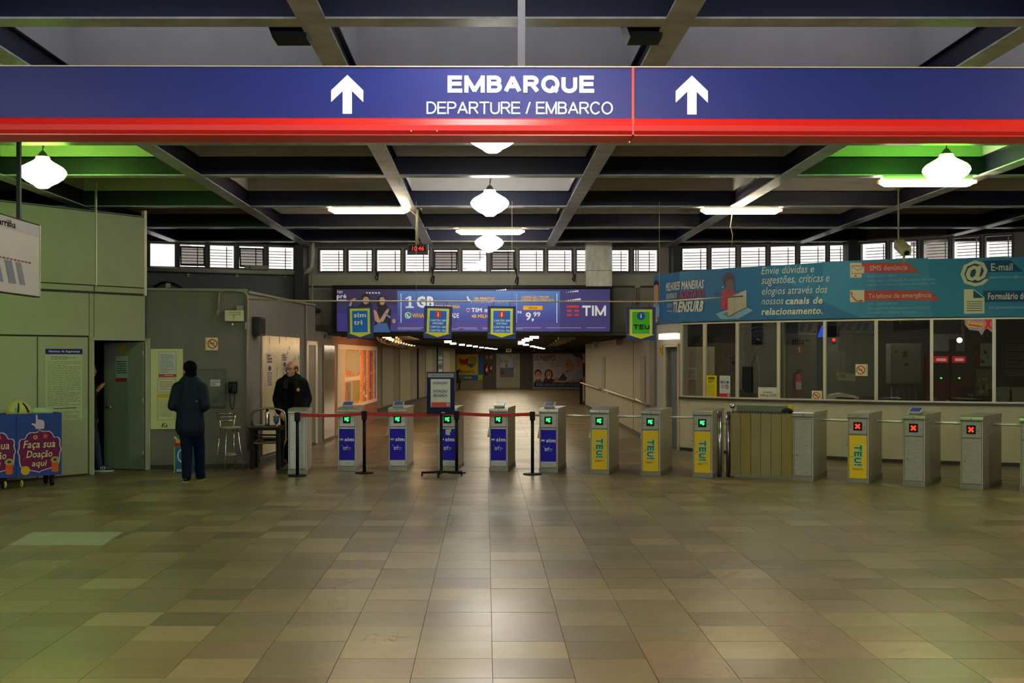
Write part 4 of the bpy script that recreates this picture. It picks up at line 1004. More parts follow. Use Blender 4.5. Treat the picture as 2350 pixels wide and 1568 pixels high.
# ---------------------------------------------------------------- belt stanchions
BK_ = mat('stanchion_black', '0b0b10', .5, spec=.2); BELT = mat('belt_red', 'b4161a', .6)
sp = [WP(682.5, 1093, gy(1093)), WP(836, 1086.5, gy(1086.5)), WP(1048, 1086, gy(1086)), WP(1222, 1089, gy(1089))]
sl = ['black belt stanchion in front of the grey end cabinet', 'black belt stanchion beside the first sim turnstile', 'black belt stanchion behind the ATENÇÃO notice stand', 'black belt stanchion at the free end of the red belt']
for i, p in enumerate(sp):
    r = thing('belt_stanchion', sl[i], 'stanchion', (p.x, p.y, 0), 0, 'black stanchions joined by a red belt')
    MB().lathe([(.145, 0), (.145, .01), (.13, .018), (.03, .024)], (0, 0, 0), BK_, 24).build('base', r)
    MB().lathe([(.025, .02), (.025, .86)], (0, 0, 0), BK_, 12).build('post', r)
    MB().box(-.04, .04, -.04, .04, .83, .965, BK_).build('head', r, bevel=.01)
    if i < 3:
        q = sp[i+1]-p; m = MB(); n = 12; L = q.length; e = q.normalized()*.04
        for j in range(n):
            t0, t1 = j/n, (j+1)/n
            a = e+(q-2*e)*t0; b = e+(q-2*e)*t1; za, zb = .925-.02*4*t0*(1-t0), .925-.02*4*t1*(1-t1)
            m.add([(a.x, a.y, za-.025), (b.x, b.y, zb-.025), (b.x, b.y, zb+.025), (a.x, a.y, za+.025), (a.x, a.y+.003, za-.025), (b.x, b.y+.003, zb-.025), (b.x, b.y+.003, zb+.025), (a.x, a.y+.003, za+.025)],
                  [(0, 1, 2, 3), (7, 6, 5, 4), (3, 2, 6, 7), (0, 4, 5, 1)], BELT)
        m.build('belt', r)

# ---------------------------------------------------------------- notice stand
p = WP(1014, 1091, 17.15); k = 17.15/F; YN = 17.15
r = thing('notice_stand', 'black floor stand with a navy frame reading ATENÇÃO ESTAÇÃO FECHADA', 'sign stand', (p.x, p.y, 0))
NX = lambda px: (px-1014)*k; NZ = lambda py: H-(py-HZ)*k
FRN = mat('frame_navy', '0e1a40', .5, spec=.15)
nf = MB().box(NX(979.5), NX(1043.5), -.02, .02, NZ(950), NZ(854), FRN).build('frame', r, bevel=.006)
m = MB(); m.rect(NX(981.5), NZ(866.5), NX(1041.5), NZ(857), -.022, mat('grey_strip', '7f8688', .4)); m.text('ESTAÇÃO', NX(992), NZ(864), NX(1034), NZ(859), -.024, ink('4a5054')); m.build('header_strip', nf)
m = MB(); m.rect(NX(988.5), NZ(934.5), NX(1033.5), NZ(870), -.022, ink('c9c7ba')); m.rect(NX(990), NZ(934), NX(1033), NZ(923.5), -.023, ink('c4473a')); m.disc(NX(1028), NZ(928.5), 3.2*k, -.024, ink('9fb0c0'), 12); m.build('paper', nf)
m = MB(); nb = ink('3a5680')
for t, a, b, c, d in (('ATENÇÃO', 994, 1027, 875, 883), ('ESTAÇÃO', 995, 1026.5, 893.5, 902), ('FECHADA', 995, 1026.5, 904.5, 911)): m.text(t, NX(a), NZ(d), NX(b), NZ(c), -.0245, nb, bold=.015)
m.build('lettering', nf)
MB().box(NX(1009.5), NX(1016), -.012, .012, .04, NZ(950), BK_).build('post', r); MB().box(NX(1013), NX(1021), -.026, -.02, NZ(948), NZ(946.5), WHITE).build('clip', r)
m = MB()
for a in (8, 98, 188, 262):
    d_ = Vector((math.cos(math.radians(a)), math.sin(math.radians(a)), 0))*.31; m.tube([(0, 0, .065), tuple(d_+Vector((0, 0, .055)))], .017, BK_, 6)
m.build('cross_base', r)
for a in (8, 98, 188, 262):
    d_ = Vector((math.cos(math.radians(a)), math.sin(math.radians(a)), 0))*.3; MB().lathe([(.022, -.012), (.024, 0), (.022, .012)], (d_.x, d_.y, .024), BLACK, 10, M=Matrix.Rotation(PI/2, 4, 'Y')).build('caster', r)

# ---------------------------------------------------------------- guard's table, chair, flask and cup
YT = 18.15; k = YT/F; p = WP(610, 1078, YT)
WOOD = mat('dark_wood', '1c130d', .55, var=.2, scale=5, stretch=(4, 1, 1), spec=.2); WOODL = mat('worn_wood', '6b4c26', .5, var=.2, scale=5)
TX_ = lambda px: (px-610)*k; TZ = lambda py: H-(py-HZ)*k
r = thing('small_table', 'small dark wooden table with an open shelf in front of the guard', 'table', (p.x, p.y, 0))
MB().box(TX_(571), TX_(643), -.02, .4, TZ(988), TZ(979), WOOD).build('tabletop', r, bevel=.004)
for a in (573, 633):
    for y in (0, .34): MB().box(TX_(a), TX_(a+9), y, y+.05, 0, TZ(988), WOOD).build('leg', r)
MB().box(TX_(582), TX_(633), .0, .03, TZ(1001), TZ(997), WOOD).build('apron_rail', r); MB().box(TX_(580), TX_(635), .02, .36, TZ(1019.5), TZ(1016), WOODL).build('shelf', r)
MB().box(TX_(571), TX_(643), -.024, -.02, TZ(981), TZ(979), WOODL).build('edge_band', r)
m = MB(); m.tube([(TX_(583), .1, TZ(1016)), (TX_(588), .15, TZ(1012)), (TX_(598), .15, TZ(1012)), (TX_(604), .1, TZ(1016))], .02, WOODL, 6)
tag(m.build('brown_bundle', loc=(p.x, p.y, .004)), 'small brown bundle lying on the table shelf', 'bundle')
q = WP(613.5, 979, YT+.2); r = thing('thermos_flask', 'tall steel thermos flask with black cap on the small table', 'flask', (q.x, q.y, TZ(979)))
MB().lathe([(.034, 0), (.036, .01), (.036, .2), (.026, .235)], (0, 0, 0), CHROME, 16).build('body', r); MB().lathe([(.026, .233), (.026, .25), (.02, .27), (.005, .275)], (0, 0, 0), BLACK, 12).build('cap', r)
q = WP(634, 979, YT+.12); r = thing('blue_cup', 'blue urn-shaped drinking cup with gold rim on a small foot', 'cup', (q.x, q.y, TZ(979)))
MB().lathe([(.03, 0), (.026, .006), (.014, .02), (.016, .034)], (0, 0, 0), CHROME, 14).build('foot', r)
MB().lathe([(.016, .034), (.034, .055), (.044, .09), (.046, .12), (.04, .145)], (0, 0, 0), mat('cup_blue', '2a6a9a', .3), 16).build('bowl', r)
MB().lathe([(.046, .142), (.056, .15), (.056, .158), (.04, .16)], (0, 0, 0), mat('gold', 'b08a3a', .3, metal=.7), 16).build('rim', r)
MB().tube([(-.01, 0, .155), (-.03, .01, .26)], .006, CHROME, 6).build('straw', r)
q = WP(600, 979, YT+.25); MBp = MB(); MBp.box(-.1, .08, -.06, .06, 0, .015, ink('9a988c')); tag(MBp.build('papers', loc=(q.x, q.y, TZ(979))), 'thin pile of papers lying beside the thermos flask', 'papers')
YC = 18.66; k = YC/F; p = WP(614, 1072, YC); r = thing('tubular_chair', 'chrome tube chair with arched back behind the small table', 'chair', (p.x, p.y, 0))
TBR = mat('tube_brass', 'a39a7c', .28, metal=.9)
CX = lambda px: (px-614)*k; CZ = lambda py: H-(py-HZ)*k
m = MB(); pts = [(CX(580.5), .0, CZ(985))]
for i in range(13): a = PI-PI*i/12; pts.append((CX(616.5)+(CX(655)-CX(578))/2*math.cos(a), .0, CZ(960)+(CZ(937)-CZ(960))*math.sin(a)**.6))
pts += [(CX(656), 0, CZ(985)), (CX(656), 0, CZ(1010)), (CX(645), -.05, CZ(1042)), (CX(646), -.1, .01)]
m.tube(pts, .018, TBR, 8); m.build('back_frame', r)
MB().tube([(CX(582), 0, CZ(985)), (CX(580), 0, CZ(1010)), (CX(592), -.05, CZ(1040)), (CX(591), -.1, .01)], .018, TBR, 8).build('leg', r)
for a in (584, 652): MB().tube([(CX(a), .0, .42), (CX(a), .36, .42), (CX(a), .4, .01)], .014, TBR, 8).build('leg', r)
MB().box(CX(583), CX(653), .0, .38, .42, .46, BLACK).build('seat', r, bevel=.01)

# bar stool
p = WP(527, 1080, 17.88); r = thing('bar_stool', 'chrome bar stool with low slatted back and round cream seat', 'stool', (p.x, p.y, 0))
ZS = 1.8-(981-820)/F*17.88
MB().lathe([(.02, ZS-.03), (.16, ZS-.02), (.165, ZS), (.16, ZS+.012), (.0, ZS+.016)], (.01, 0, 0), mat('seat_cream', '8f8a74', .5), 24).build('seat', r)
for a, b, c, d in ((-.14, -.02, -.215, -.03), (-.02, -.14, -.03, -.2), (.115, .02, .225, .04), (.03, .13, .045, .2)):
    MB().tube([(a, b, ZS-.02), (c, d, 0)], .011, CHROME, 8).build('leg', r)
MB().tube([(.17*math.cos(2*PI*i/20)+.01, .17*math.sin(2*PI*i/20), .27) for i in range(20)], .008, CHROME, 6, closed=True).build('foot_ring', r)
m = MB(); m.tube([(-.14, -.02, ZS-.02), (-.155, .03, ZS+.05), (-.215, .06, ZS+.23)], .013, CHROME, 8); m.tube([(.03, .13, ZS-.02), (.035, .15, ZS+.05), (.045, .2, ZS+.23)], .013, CHROME, 8); m.build('back_post', r)
for i in range(3):
    z = ZS+.1+.055*i; f = (.1+.055*i)/.23
    MB().tube([(-.16-.055*f, .04+.02*f, z), (-.09, .17, z), (.037+.008*f, .16+.04*f, z)], .007, CHROME, 6).build('back_slat', r)

# blue carrier bag behind the walking man
p = WP(420, 1081, 17.6); r = thing('carrier_bag', 'blue carrier bag with red and yellow top against the dark wall', 'bag', (p.x, p.y, 0))
m = MB(); m.prism([(-.13, .0), (.13, 0), (.145, .3), (.13, .42), (-.14, .42), (-.145, .25)], 0, .14, mat('bag_blue', '1c5a94', .35, var=.2, scale=4)); m.build('body', r, bevel=.02)
m = MB(); m.prism([(-.14, .42), (.13, .42), (.12, .46), (-.13, .47)], .01, .13, ink('a8281c')); m.prism([(-.13, .46), (.12, .455), (.09, .5), (-.1, .52)], .02, .12, ink('d8a81c')); m.build('top_band', r)
m = MB(); m.ring(-.01, .27, .08, .02, -.003, ink('b8c8d4'), 16, .11); m.rect(-.14, .0, -.125, .4, -.003, ink('c8b04a')); m.rect(-.1, .02, .1, .06, -.003, ink('8ab0cc')); m.build('print', r)
MB().tube([(-.1, .06, .5), (-.15, .05, .56)], .014, WHITE, 6).build('handle', r)

# ---------------------------------------------------------------- safety rules sheet on the panel wall
P = Poster(GW, 101.5, 186.5, 801, 964.5, .03); r = P.root('safety_rules_sheet', 'tall printed sheet headed Normas de Segurança on the panel wall', 'poster')
MB().box(0, P.wd, 0, .008, 0, P.h, ink('b6bd96')).build('sheet', r)
m = MB(); m.rect(0, P.h*.925, P.wd, P.h, -.002, ink('16227a')); m.build('header', r)
m = MB(); m.text('Normas de Segurança', P.wd*.09, P.h*.942, P.wd*.92, P.h*.982, -.004, ink('d9dcc8'), bold=.03)
tx = ink('767a64')
lines(m, P.wd*.15, P.h*.85, P.wd*.88, P.h*.9, 3, -.003, tx, .5); lines(m, P.wd*.05, P.h*.2, P.wd*.96, P.h*.83, 26, -.003, tx, .26)
m.text('Transporte para Que Bem Viagem', P.wd*.2, P.h*.155, P.wd*.84, P.h*.18, -.004, ink('3c4034'), bold=.02); lines(m, P.wd*.05, P.h*.02, P.wd*.96, P.h*.13, 6, -.003, tx, .32); m.build('lettering', r)
# signs on the open door leaf
P = Poster(Wall((hx+la.x, hy+la.y), (hx, hy)), 266, 294, 817, 876, .004); r = P.root('door_notice', 'white notice with a red foot strip on the open door', 'notice')
MB().box(0, P.wd, 0, .004, 0, P.h, ink('8f9c98')).build('sheet', r); m = MB(); m.rect(0, 0, P.wd*.95, P.h*.14, -.002, ink('8f2a22')); lines(m, .02, P.h*.3, P.wd-.02, P.h*.82, 6, -.003, ink('343a3a'), .5); m.build('print', r)
P = Poster(Wall((hx+la.x, hy+la.y), (hx, hy)), 272, 289, 790, 813, .004); r = P.root('yellow_door_sign', 'small yellow tag on top of the open door', 'sign'); m = MB(); m.prism([(0, 0), (P.wd, 0), (P.wd, P.h*.85), (P.wd*.8, P.h), (P.wd*.6, P.h*.8), (0, P.h*.7)], 0, .004, ink('8f7f1c')); m.build('plate', r)

# ---------------------------------------------------------------- donation cart
CWl = Wall((-6.67, 15.35), (-6.03, 15.83))
P = Poster(CWl, 0, 142, 947, 1092, 0); CZ0 = .155
cu = lambda px: CWl.u(px)
r = thing('donation_cart', 'blue wheeled donation cart with purple badges reading Faça sua Doação aqui', 'cart', (CWl.o.x, CWl.o.y, 0), CWl.ang)
x0, xm, x1 = cu(-66), cu(37.5), cu(142); ZT = 1.02; DPT = .42
CB = mat('cart_blue', '12388c', .4, var=.1, scale=2)
FP_ = []
for i, (a, b) in enumerate(((x0, xm), (xm, x1))):
    FP_.append(MB().box(a+.003, b-.003, 0, .02, CZ0, ZT, CB).build('front_panel', r))
MB().box(x0, x0+.02, .02, DPT, CZ0, ZT, CB).build('side_panel', r); MB().box(x1-.02, x1, .02, DPT, CZ0, ZT, CB).build('side_panel', r)
MB().box(x0, x1, DPT, DPT+.02, CZ0, ZT, CB).build('back_panel', r); MB().box(x0, x1, .02, DPT, CZ0, CZ0+.02, BLACK).build('bottom', r)
MB().box(x0, x1, .02, DPT, ZT-.04, ZT-.03, mat('cart_yellow', 'a89a4a', .6)).build('inner_lid', r)
for x in (x0+.1, xm-.15, x1-.12):
    for y in (.06, .36):
        o = MB(); o.lathe([(.05, -.02), (.058, -.01), (.058, .01), (.05, .02)], (x, y, .058), BLACK, 14, M=Matrix.Rotation(PI/2, 4, 'Y')); o.box(x-.03, x+.03, y-.03, y+.03, .1, CZ0, BLACK); o.build('caster', r)
for px in (12, 50): MB().lathe([(.045, -.012), (.05, 0), (.045, .012)], (cu(px), .0, .06), mat('wheel_lime', '9aa04a', .5), 14, M=Matrix.Rotation(PI/2, 4, 'Y')).build('lime_wheel', r)
def badge(dx, r):
    m = MB(); cxp = 90.5; U = lambda px: cu(px)+dx; Zp = lambda py: ZT-(py-947)*(ZT-CZ0)/(1092-947)
    half = [(90.5, 983), (94, 987), (101, 988.5), (113, 988), (120, 993), (123, 1000), (125.5, 1003), (134, 1003), (138.5, 1009), (138, 1022), (141.5, 1033), (138, 1041), (137.5, 1056), (135, 1067), (122, 1075), (104, 1079), (94, 1081.5), (90.5, 1085)]
    full = half+[(2*cxp-a, b+2) for a, b in half[::-1][1:-1]]
    m.flat([(U(a), Zp(b)) for a, b in full], -.003, ink('b9b8c8'))
    cm = [(cxp+(a-cxp)*.95, 1034+(b-1034)*.955) for a, b in full]; m.flat([(U(a), Zp(b)) for a, b in cm], -.005, ink('6e1250'))
    m.build('badge', r)
    m = MB(); gm = lambda px, py, rr, c, y: m.disc(U(px), Zp(py), rr, y, ink(c), 12)
    m.flat([(U(a), Zp(b)) for a, b in ((82, 966), (82, 951), (84, 949), (86, 951), (87, 962), (92, 961), (100, 964), (102, 970), (101, 983), (82, 983), (79, 976), (72, 972), (73, 969), (82, 971))], -.004, ink('c3a4c4')); m.build('pointing_hand', r); m = MB()
    gm(81, 1002, .03, 'c99a1c', -.007); gm(81, 1002, .014, '6e1250', -.008); gm(104, 1000, .03, 'c0501c', -.007); gm(96, 1012, .015, '4a3a80', -.007); gm(54, 1037, .014, '4a3a80', -.007); gm(126, 1034, .018, '5a2a60', -.007); gm(55, 1051, .018, '903a20', -.007)
    m.build('printed_buttons', r); m = MB(); gm(58, 1078, .063, 'c99a10', -.007); m.build('yellow_ball', r); m = MB()
    a, b, c, d = U(118), U(134), Zp(1082), Zp(1056); m.rect(a, c, b, d, -.007, ink('c8561c')); m.disc((a+b)/2, c, (b-a)/2, -.0075, ink('c8561c'), 16, .02); m.disc((a+b)/2, d, (b-a)*.62, -.008, ink('a89a3a'), 16, .045); m.disc((a+b)/2, d, (b-a)*.3, -.009, ink('2c3a6a'), 12, .02)
    m.build('thread_spool', r)
    m = MB(); cr = ink('d3c694')
    for t, a, b, c, d in (('Faça sua', 54, 127, 1009, 1031), ('Doação', 61, 120, 1032.5, 1053), ('aqui', 73, 106, 1056, 1074)): m.text(t, U(a), Zp(d), U(b), Zp(c), -.0085, cr, bold=.012, shear=.18)
    m.build('lettering', r)
badge(0, FP_[1]); badge(cu(37.5)-cu(142), FP_[0])
q = CWl.p(cu(53), -.22, ZT-.03); r = thing('drawstring_sack', 'pale yellow drawstring sack with dark print on top of the donation cart', 'bag', q, CWl.ang)
SK = mat('sack_yellow', 'b5ab62', .7, var=.2, scale=6)
MB().lathe([(.13, 0), (.165, .02), (.17, .06), (.145, .13), (.1, .175), (.05, .195), (.06, .215), (.04, .222)], (0, 0, 0), SK, 22).build('body', r)
m = MB(); 
for s in (-1, 1): m.tube([(.03*s, -.1, .17), (.05*s+.01, -.145, .12), (.07*s+.02, -.165, .05)], .012, BLACK, 6)
m.build('black_print', r)
m = MB(); m.add([(-.1, -.15, .04), (-.05, -.17, .04), (-.05, -.148, .12), (-.09, -.13, .12)], [(0, 1, 2, 3)], ink('7a8f6a')); m.build('green_print', r)
q = CWl.p(cu(100), -.22, ZT-.03); r = thing('white_bag', 'crumpled whitish plastic bag beside the drawstring sack', 'bag', q, CWl.ang)
m = MB(); m.ell((0, 0, .05), (.15, .1, .055), mat('bag_white', 'a9b39a', .5, var=.1), 16, 8); m.ell((.1, 0, .04), (.1, .08, .045), mat('bag_white', 'a9b39a', .5), 12, 7); m.build('body', r)

# ---------------------------------------------------------------- route map board hung from the ceiling
r = thing('route_map_board', 'white hanging route map board with grey head strip, beside the panel wall', 'sign', (-5.0, 9.6, 2.48)); L_ = 3.09; Hb = .79
MB().box(-.05, 0, 0, L_, 0, Hb, mat('map_white', 'd9d2c6', .45)).build('board', r)
def side(mb, y0, z0, y1, z1, x, m, sk=0): mb.add([(x, y0, z0), (x, y1, z0), (x, y1+sk, z1), (x, y0+sk, z1)], [(0, 1, 2, 3)], m)
m = MB(); side(m, 0, .665, L_, .785, .002, mat('map_grey', '8c9196', .4)); m.build('head_strip', r)
m = MB()
for i in range(26): side(m, .4+i*.095, .345, .465+i*.095, .36, .003, ink('a8324a'))
for i in range(9): side(m, .32+i*.28, .1, .46+i*.28+.04*(i % 2), .335, .003, ink('8d98ac'), -.12)
m.build('print', r)
tm = MB(); tm.text('Canoas   carrilha', 0, 0, 1, 1, 0, ink('d6d6d0'), bold=.02)
m = MB(); m.add([(.004, L_-1.75+v[0]*1.1, .685+v[2]*.075) for v in tm.v], tm.f, ink('d6d6d0')); m.build('lettering', r)
m = MB(); m.box(-.06, .006, L_, L_+.02, -.01, Hb+.01, ALU); m.box(-.06, .006, 0, L_, -.012, 0, BLACK); m.box(-.06, .006, 0, L_, Hb, Hb+.012, BLACK); m.build('edge_frame', r)
py_ = WP(47.5, 0, 12.9).x
for y in (.6, 2.57): MB().box(-.045, -.005, y, y+.045, Hb, 5.4-2.48, mat('post_green', '26302c', .5)).build('hanger_post', r)

# security camera hanging over the booth
p = WP(2075, 573, 17.3); k = 17.3/F; r = thing('security_camera', 'beige security camera on a drop pole in front of the blue banner', 'camera', p)
CMM = mat('camera_beige', '8a8562', .5)
M = Matrix.Translation((.0, .0, .0)) @ Matrix.Rotation(math.radians(25), 4, 'X') @ Matrix.Rotation(math.radians(-6), 4, 'Y')
m = MB(); m.box(-.075, .075, -.1, .26, -.06, .07, CMM, M); m.build('housing', r, bevel=.012); m = MB(); m.lathe([(.04, 0), (.03, .02)], M @ Vector((0, -.122, -.01)), BLACK, 12, M=Matrix.Rotation(PI/2+.4, 4, 'X')); m.build('lens', r)
MB().tube([(-.05, .1, .05), (-.055, .1, 2.6)], .014, CMM, 8).build('drop_pole', r); m = MB(); m.tube([(0, 0, -.09), (.0, .03, -.16), (.0, .05, -.2)], .02, CMM, 8); m.tube([(.06, 0, -.02), (.14, 0, -.01), (.18, .02, -.05)], .006, BLACK, 5); m.build('bracket', r)
# ---------------------------------------------------------------- curved blue banner over the booth
SPL = SACC[1:-1]
BB = thing('booth_banner', 'long blue banner over the ticket booth listing the station contact channels', 'banner')
OFF = .05
def bb(name, m): return m.build(name, BB, split=SPL, warp=bwarp(OFF))
ZB0, ZB1 = 2.475, 3.45; S1 = SACC[-1]
m = MB(); m.box(0, S1, 0, .03, ZB0, ZB1, mat('banner_blue', '1a6796', .5)); bb('sheet', m)
def Bp(m, pts, c, y): m.flat([(bs(a), bz(a, b)) for a, b in pts], y, ink(c) if isinstance(c, str) else c)
def Br(m, a, b, c, d, col, y): Bp(m, [(a, b), (c, b), (c, d), (a, d)], col, y)
def Bt(m, t, a, b, c, d, col, y=-.012, **k):
    pm = (a+c)/2; m.text(t, bs(a), bz(pm, d), bs(c), bz(pm, b), y, ink(col), **k)
m = MB(); Bp(m, [(1745, 613), (1885, 603), (2420, 591), (2420, 727), (1975, 730), (1890, 694)], '2f7ea4', -.003); Bp(m, [(1890, 602), (2130, 593), (2138, 728), (1980, 730), (1890, 690)], '4088ac', -.0045); bb('tint_fields', m)
m = MB()
Bt(m, 'MELHORES MANEIRAS', 1535, 645, 1620, 665, 'd6d2bc', bold=.035, shear=.1)
Bt(m, 'DE ENTRAR EM', 1536, 673, 1560, 686, 'd6d2bc', bold=.02, shear=.1); Bt(m, 'CONTATO', 1562.6, 667, 1620, 685.5, 'c8304a', bold=.03, shear=.1)
Bt(m, 'COM A', 1536.6, 697, 1549, 706, 'd6d2bc', shear=.1); Bt(m, 'TRENSURB', 1551, 691, 1619, 717, 'd6d2bc', bold=.05, shear=.25); Br(m, 1537, 713.5, 1549, 715, 'd6d2bc', -.012)
for t, a, c, b, d, bo in (('Envie dúvidas e', 1751.5, 1871, 611, 628, .004), ('sugestões, críticas e', 1751.5, 1906, 632, 655.5, .004), ('elogios através dos', 1751.5, 1901, 657.5, 680.5, .004),
                          ('nossos', 1751.5, 1800, 688, 699, .004), ('canais de', 1805, 1890.5, 682, 698.5, .035), ('relacionamento.', 1751.5, 1891.5, 706, 722.5, .035)):
    Bt(m, t, a, b, c, d, 'd3d2bd', bold=bo, shear=.18)
Bt(m, 'SMS denúncia', 1998.8, 609, 2083, 621, 'dfd3c0', bold=.004); Bt(m, 'Telefone de emergência', 1996, 673, 2138, 687.5, 'dfd3c0', bold=.006)
for t, a, c, b, d in (('(51) 8463-9863', 1992.5, 2058, 631, 638), ('Utilização inadequada do metrô, barulhos', 1993, 2147, 640, 647.5), ('comércio ilegal e pedintes, vandalismo etc', 1993, 2146, 649.5, 656.5),
                      ('(51) 3363-8000', 1994, 2059, 694.5, 701.5), ('Emergências, mal súbito ou criminoso', 1994, 2134, 704, 711.5), ('irregular no interior dos trens', 1994, 2105, 714, 721)):
    Bt(m, t, a, b, c, d, '8fb4c0', bold=.006)
Bt(m, 'E-mail', 2274, 605, 2322, 622, 'd3d2bd', bold=.012); Bt(m, 'Formulário de', 2267, 672, 2354, 688, 'd3d2bd', bold=.03)
Bt(m, 'atendimento@trensurb', 2271, 633, 2372, 640.5, '9fbfc6', bold=.006); Bt(m, 'bit.ly/atendimento', 2269, 702, 2352, 711, '9fbfc6', bold=.006)
bb('lettering', m)
m = MB()
Bp(m, [(1979, 604), (2084, 604), (2111, 626.5), (1979, 626.5)], 'bf4a44', -.007); bb('red_ribbon', m); m = MB(); Bp(m, [(1984, 667.6), (2132, 667.6), (2159, 690), (1984, 690)], 'bf4a44', -.007); bb('red_ribbon', m); m = MB()
Bp(m, [(2256, 599), (2318, 598), (2347, 624.5), (2256, 625.6)], '14466e', -.007); bb('navy_ribbon', m); m = MB(); Bp(m, [(2256, 668), (2420, 667), (2420, 692.5), (2256, 693.5)], '14466e', -.007); bb('navy_ribbon', m)
m = MB(); ic = 'd0cba4'
Br(m, 1953.5, 604, 1980, 638, ic, -.009); Br(m, 1956.5, 610, 1979, 629, 'bf4a44', -.0105); Br(m, 1957.5, 612, 1986, 627.5, ic, -.012); Bp(m, [(1958, 612.5), (1971.5, 621), (1985, 612.5), (1985, 614), (1971.5, 622.6), (1958, 614)], 'bf4a44', -.0135); m.disc(bs(1966.5), bz(1966.5, 633.5), .018, -.0135, ink('bf4a44'), 10); bb('message_icon', m); m = MB()
Br(m, 1953.5, 666.5, 1986, 694, ic, -.009); Bp(m, [(1954, 670), (1957, 669), (1960, 675), (1958, 678), (1966, 687), (1973, 691), (1977, 688), (1984, 690), (1984, 693), (1976, 694), (1965, 691), (1957, 682)], 'bf4a44', -.0105); bb('telephone_icon', m); m = MB()
m.text('@', bs(2204), bz(2236, 658), bs(2268), bz(2236, 598), -.0105, ink(ic), bold=.03); m.disc(bs(2236), bz(2236, 627), .2, -.009, ink('14466e'), 24); bb('at_icon', m); m = MB()
Bp(m, [(2212, 665), (2234, 664), (2259, 683), (2259, 720), (2212, 721)], ic, -.009); Bp(m, [(2233.5, 666), (2257, 684), (2233.5, 685)], '14466e', -.0105)
for i in range(5): Br(m, 2218, 692+5.1*i, 2254, 693.6+5.1*i, '22506c', -.0105)
bb('document_icon', m); m = MB()
# the seated person at a laptop and the standing man printed on the banner
Bp(m, [(1647, 721), (1672, 711), (1717, 706), (1731, 713), (1697, 732), (1658.5, 733)], '7fa9bb', -.006)
bb('desk_picture', m); m = MB()
Bp(m, [(1660, 708), (1659, 680), (1664, 666), (1676, 662), (1687, 664), (1691, 672), (1691, 700), (1676, 712), (1661, 711)], 'bf4450', -.007)
for cx, cy, a, b, c, y in ((1676, 643, 13, 17, '5c4a50', -.008), (1680, 657, 9, 17, '7c5a58', -.009), (1663, 660, 1.6, 2.4, 'd0cba4', -.0095)):
    m.disc(bs(cx), bz(cx, cy), bs(cx+a)-bs(cx), y, ink(c), 18, (bz(cx, cy-b)-bz(cx, cy+b))/2)
bb('seated_person_picture', m); m = MB()
Bp(m, [(1675, 686), (1716, 665.5), (1716, 705), (1675, 728)], 'a9a890', -.011); Bp(m, [(1662, 721), (1675, 716), (1676, 728)], '7d7c68', -.0115); Bp(m, [(1675, 728), (1716, 705), (1716, 708), (1676, 730)], '6f6e5c', -.012)
bb('laptop_picture', m); m = MB()
Bp(m, [(1506.5, 668), (1508, 650), (1514, 646), (1517, 652), (1517, 690), (1512, 703), (1507, 692)], 'b9885a', -.007); Bp(m, [(1506, 655), (1508, 646), (1513, 642.5), (1517.5, 649), (1518, 662), (1515, 653), (1509, 655)], '2a1c1c', -.008)
Bp(m, [(1505.8, 696), (1512, 701), (1517.5, 697), (1520, 712), (1518.5, 729), (1505.8, 729)], '7fa3c4', -.007); Bp(m, [(1506, 725), (1514, 728), (1517, 736), (1512, 740), (1506, 738)], 'b9885a', -.0085)
bb('standing_man_picture', m)

# ---------------------------------------------------------------- stickers on the booth glass
def fp(px0, px1, py0, py1, off=.004): return Poster(FAC[fac((px0+px1)/2)], px0, px1, py0, py1, off)
P = fp(1621.5, 1645, 862, 913); r = P.root('yellow_notice', 'tall yellow notice taped to the booth glass beside the white one', 'notice'); MB().box(0, P.wd, 0, .004, 0, P.h, ink('d2bc0c')).build('sheet', r)
m = MB(); lines(m, P.wd*.18, P.h*.84, P.wd*.82, P.h*.93, 1, -.002, ink('3a3410'), .9); lines(m, P.wd*.18, P.h*.66, P.wd*.82, P.h*.82, 3, -.002, ink('5a5018'), .5); lines(m, P.wd*.1, P.h*.1, P.wd*.85, P.h*.6, 9, -.002, ink('a3941c'), .4); m.build('print', r)
P = fp(1651.5, 1676, 862.5, 913.5); r = P.root('safety_notice', 'white notice with blue AVISO bar and red foot on the booth glass', 'notice'); MB().box(0, P.wd, 0, .004, 0, P.h, ink('b9bab4')).build('sheet', r)
m = MB(); m.rect(P.wd*.13, P.h*.66, P.wd*.87, P.h*.76, -.002, ink('2a4f8a')); m.rect(0, 0, P.wd*.98, P.h*.2, -.002, ink('b02a26')); m.text('AVISO', P.wd*.28, P.h*.675, P.wd*.72, P.h*.745, -.004, ink('c9d0d8'), bold=.04)
m.ring(P.wd*.7, P.h*.5, P.wd*.16, P.wd*.04, -.002, ink('b02a26'), rz=P.h*.11); m.line(P.wd*.6, P.h*.58, P.wd*.8, P.h*.42, .01, -.003, ink('b02a26')); lines(m, P.wd*.18, P.h*.42, P.wd*.48, P.h*.6, 5, -.002, ink('6a6c6a')); m.disc(P.wd*.84, P.h*.12, .02, -.003, ink('c9bcb8'), 8); m.build('print', r)
P = fp(1740, 1783, 889, 916.5); r = P.root('opening_hours_sign', 'white card with opening hours at the foot of the booth glass', 'sign'); MB().box(0, P.wd, 0, .004, 0, P.h, ink('c9c5ac')).build('sheet', r)
m = MB(); m.text('HORÁRIO:', P.wd*.27, P.h*.52, P.wd*.8, P.h*.68, -.002, ink('5a5c66'), bold=.02); m.text('5:00 às 23:20', P.wd*.12, P.h*.22, P.wd*.96, P.h*.44, -.002, ink('5a5c66'), bold=.02)
for q in ((.03, .93, .97, .95), (.03, .04, .97, .06)): m.rect(P.wd*q[0], P.h*q[1], P.wd*q[2], P.h*q[3], -.002, ink('a8705a'))
m.build('print', r)
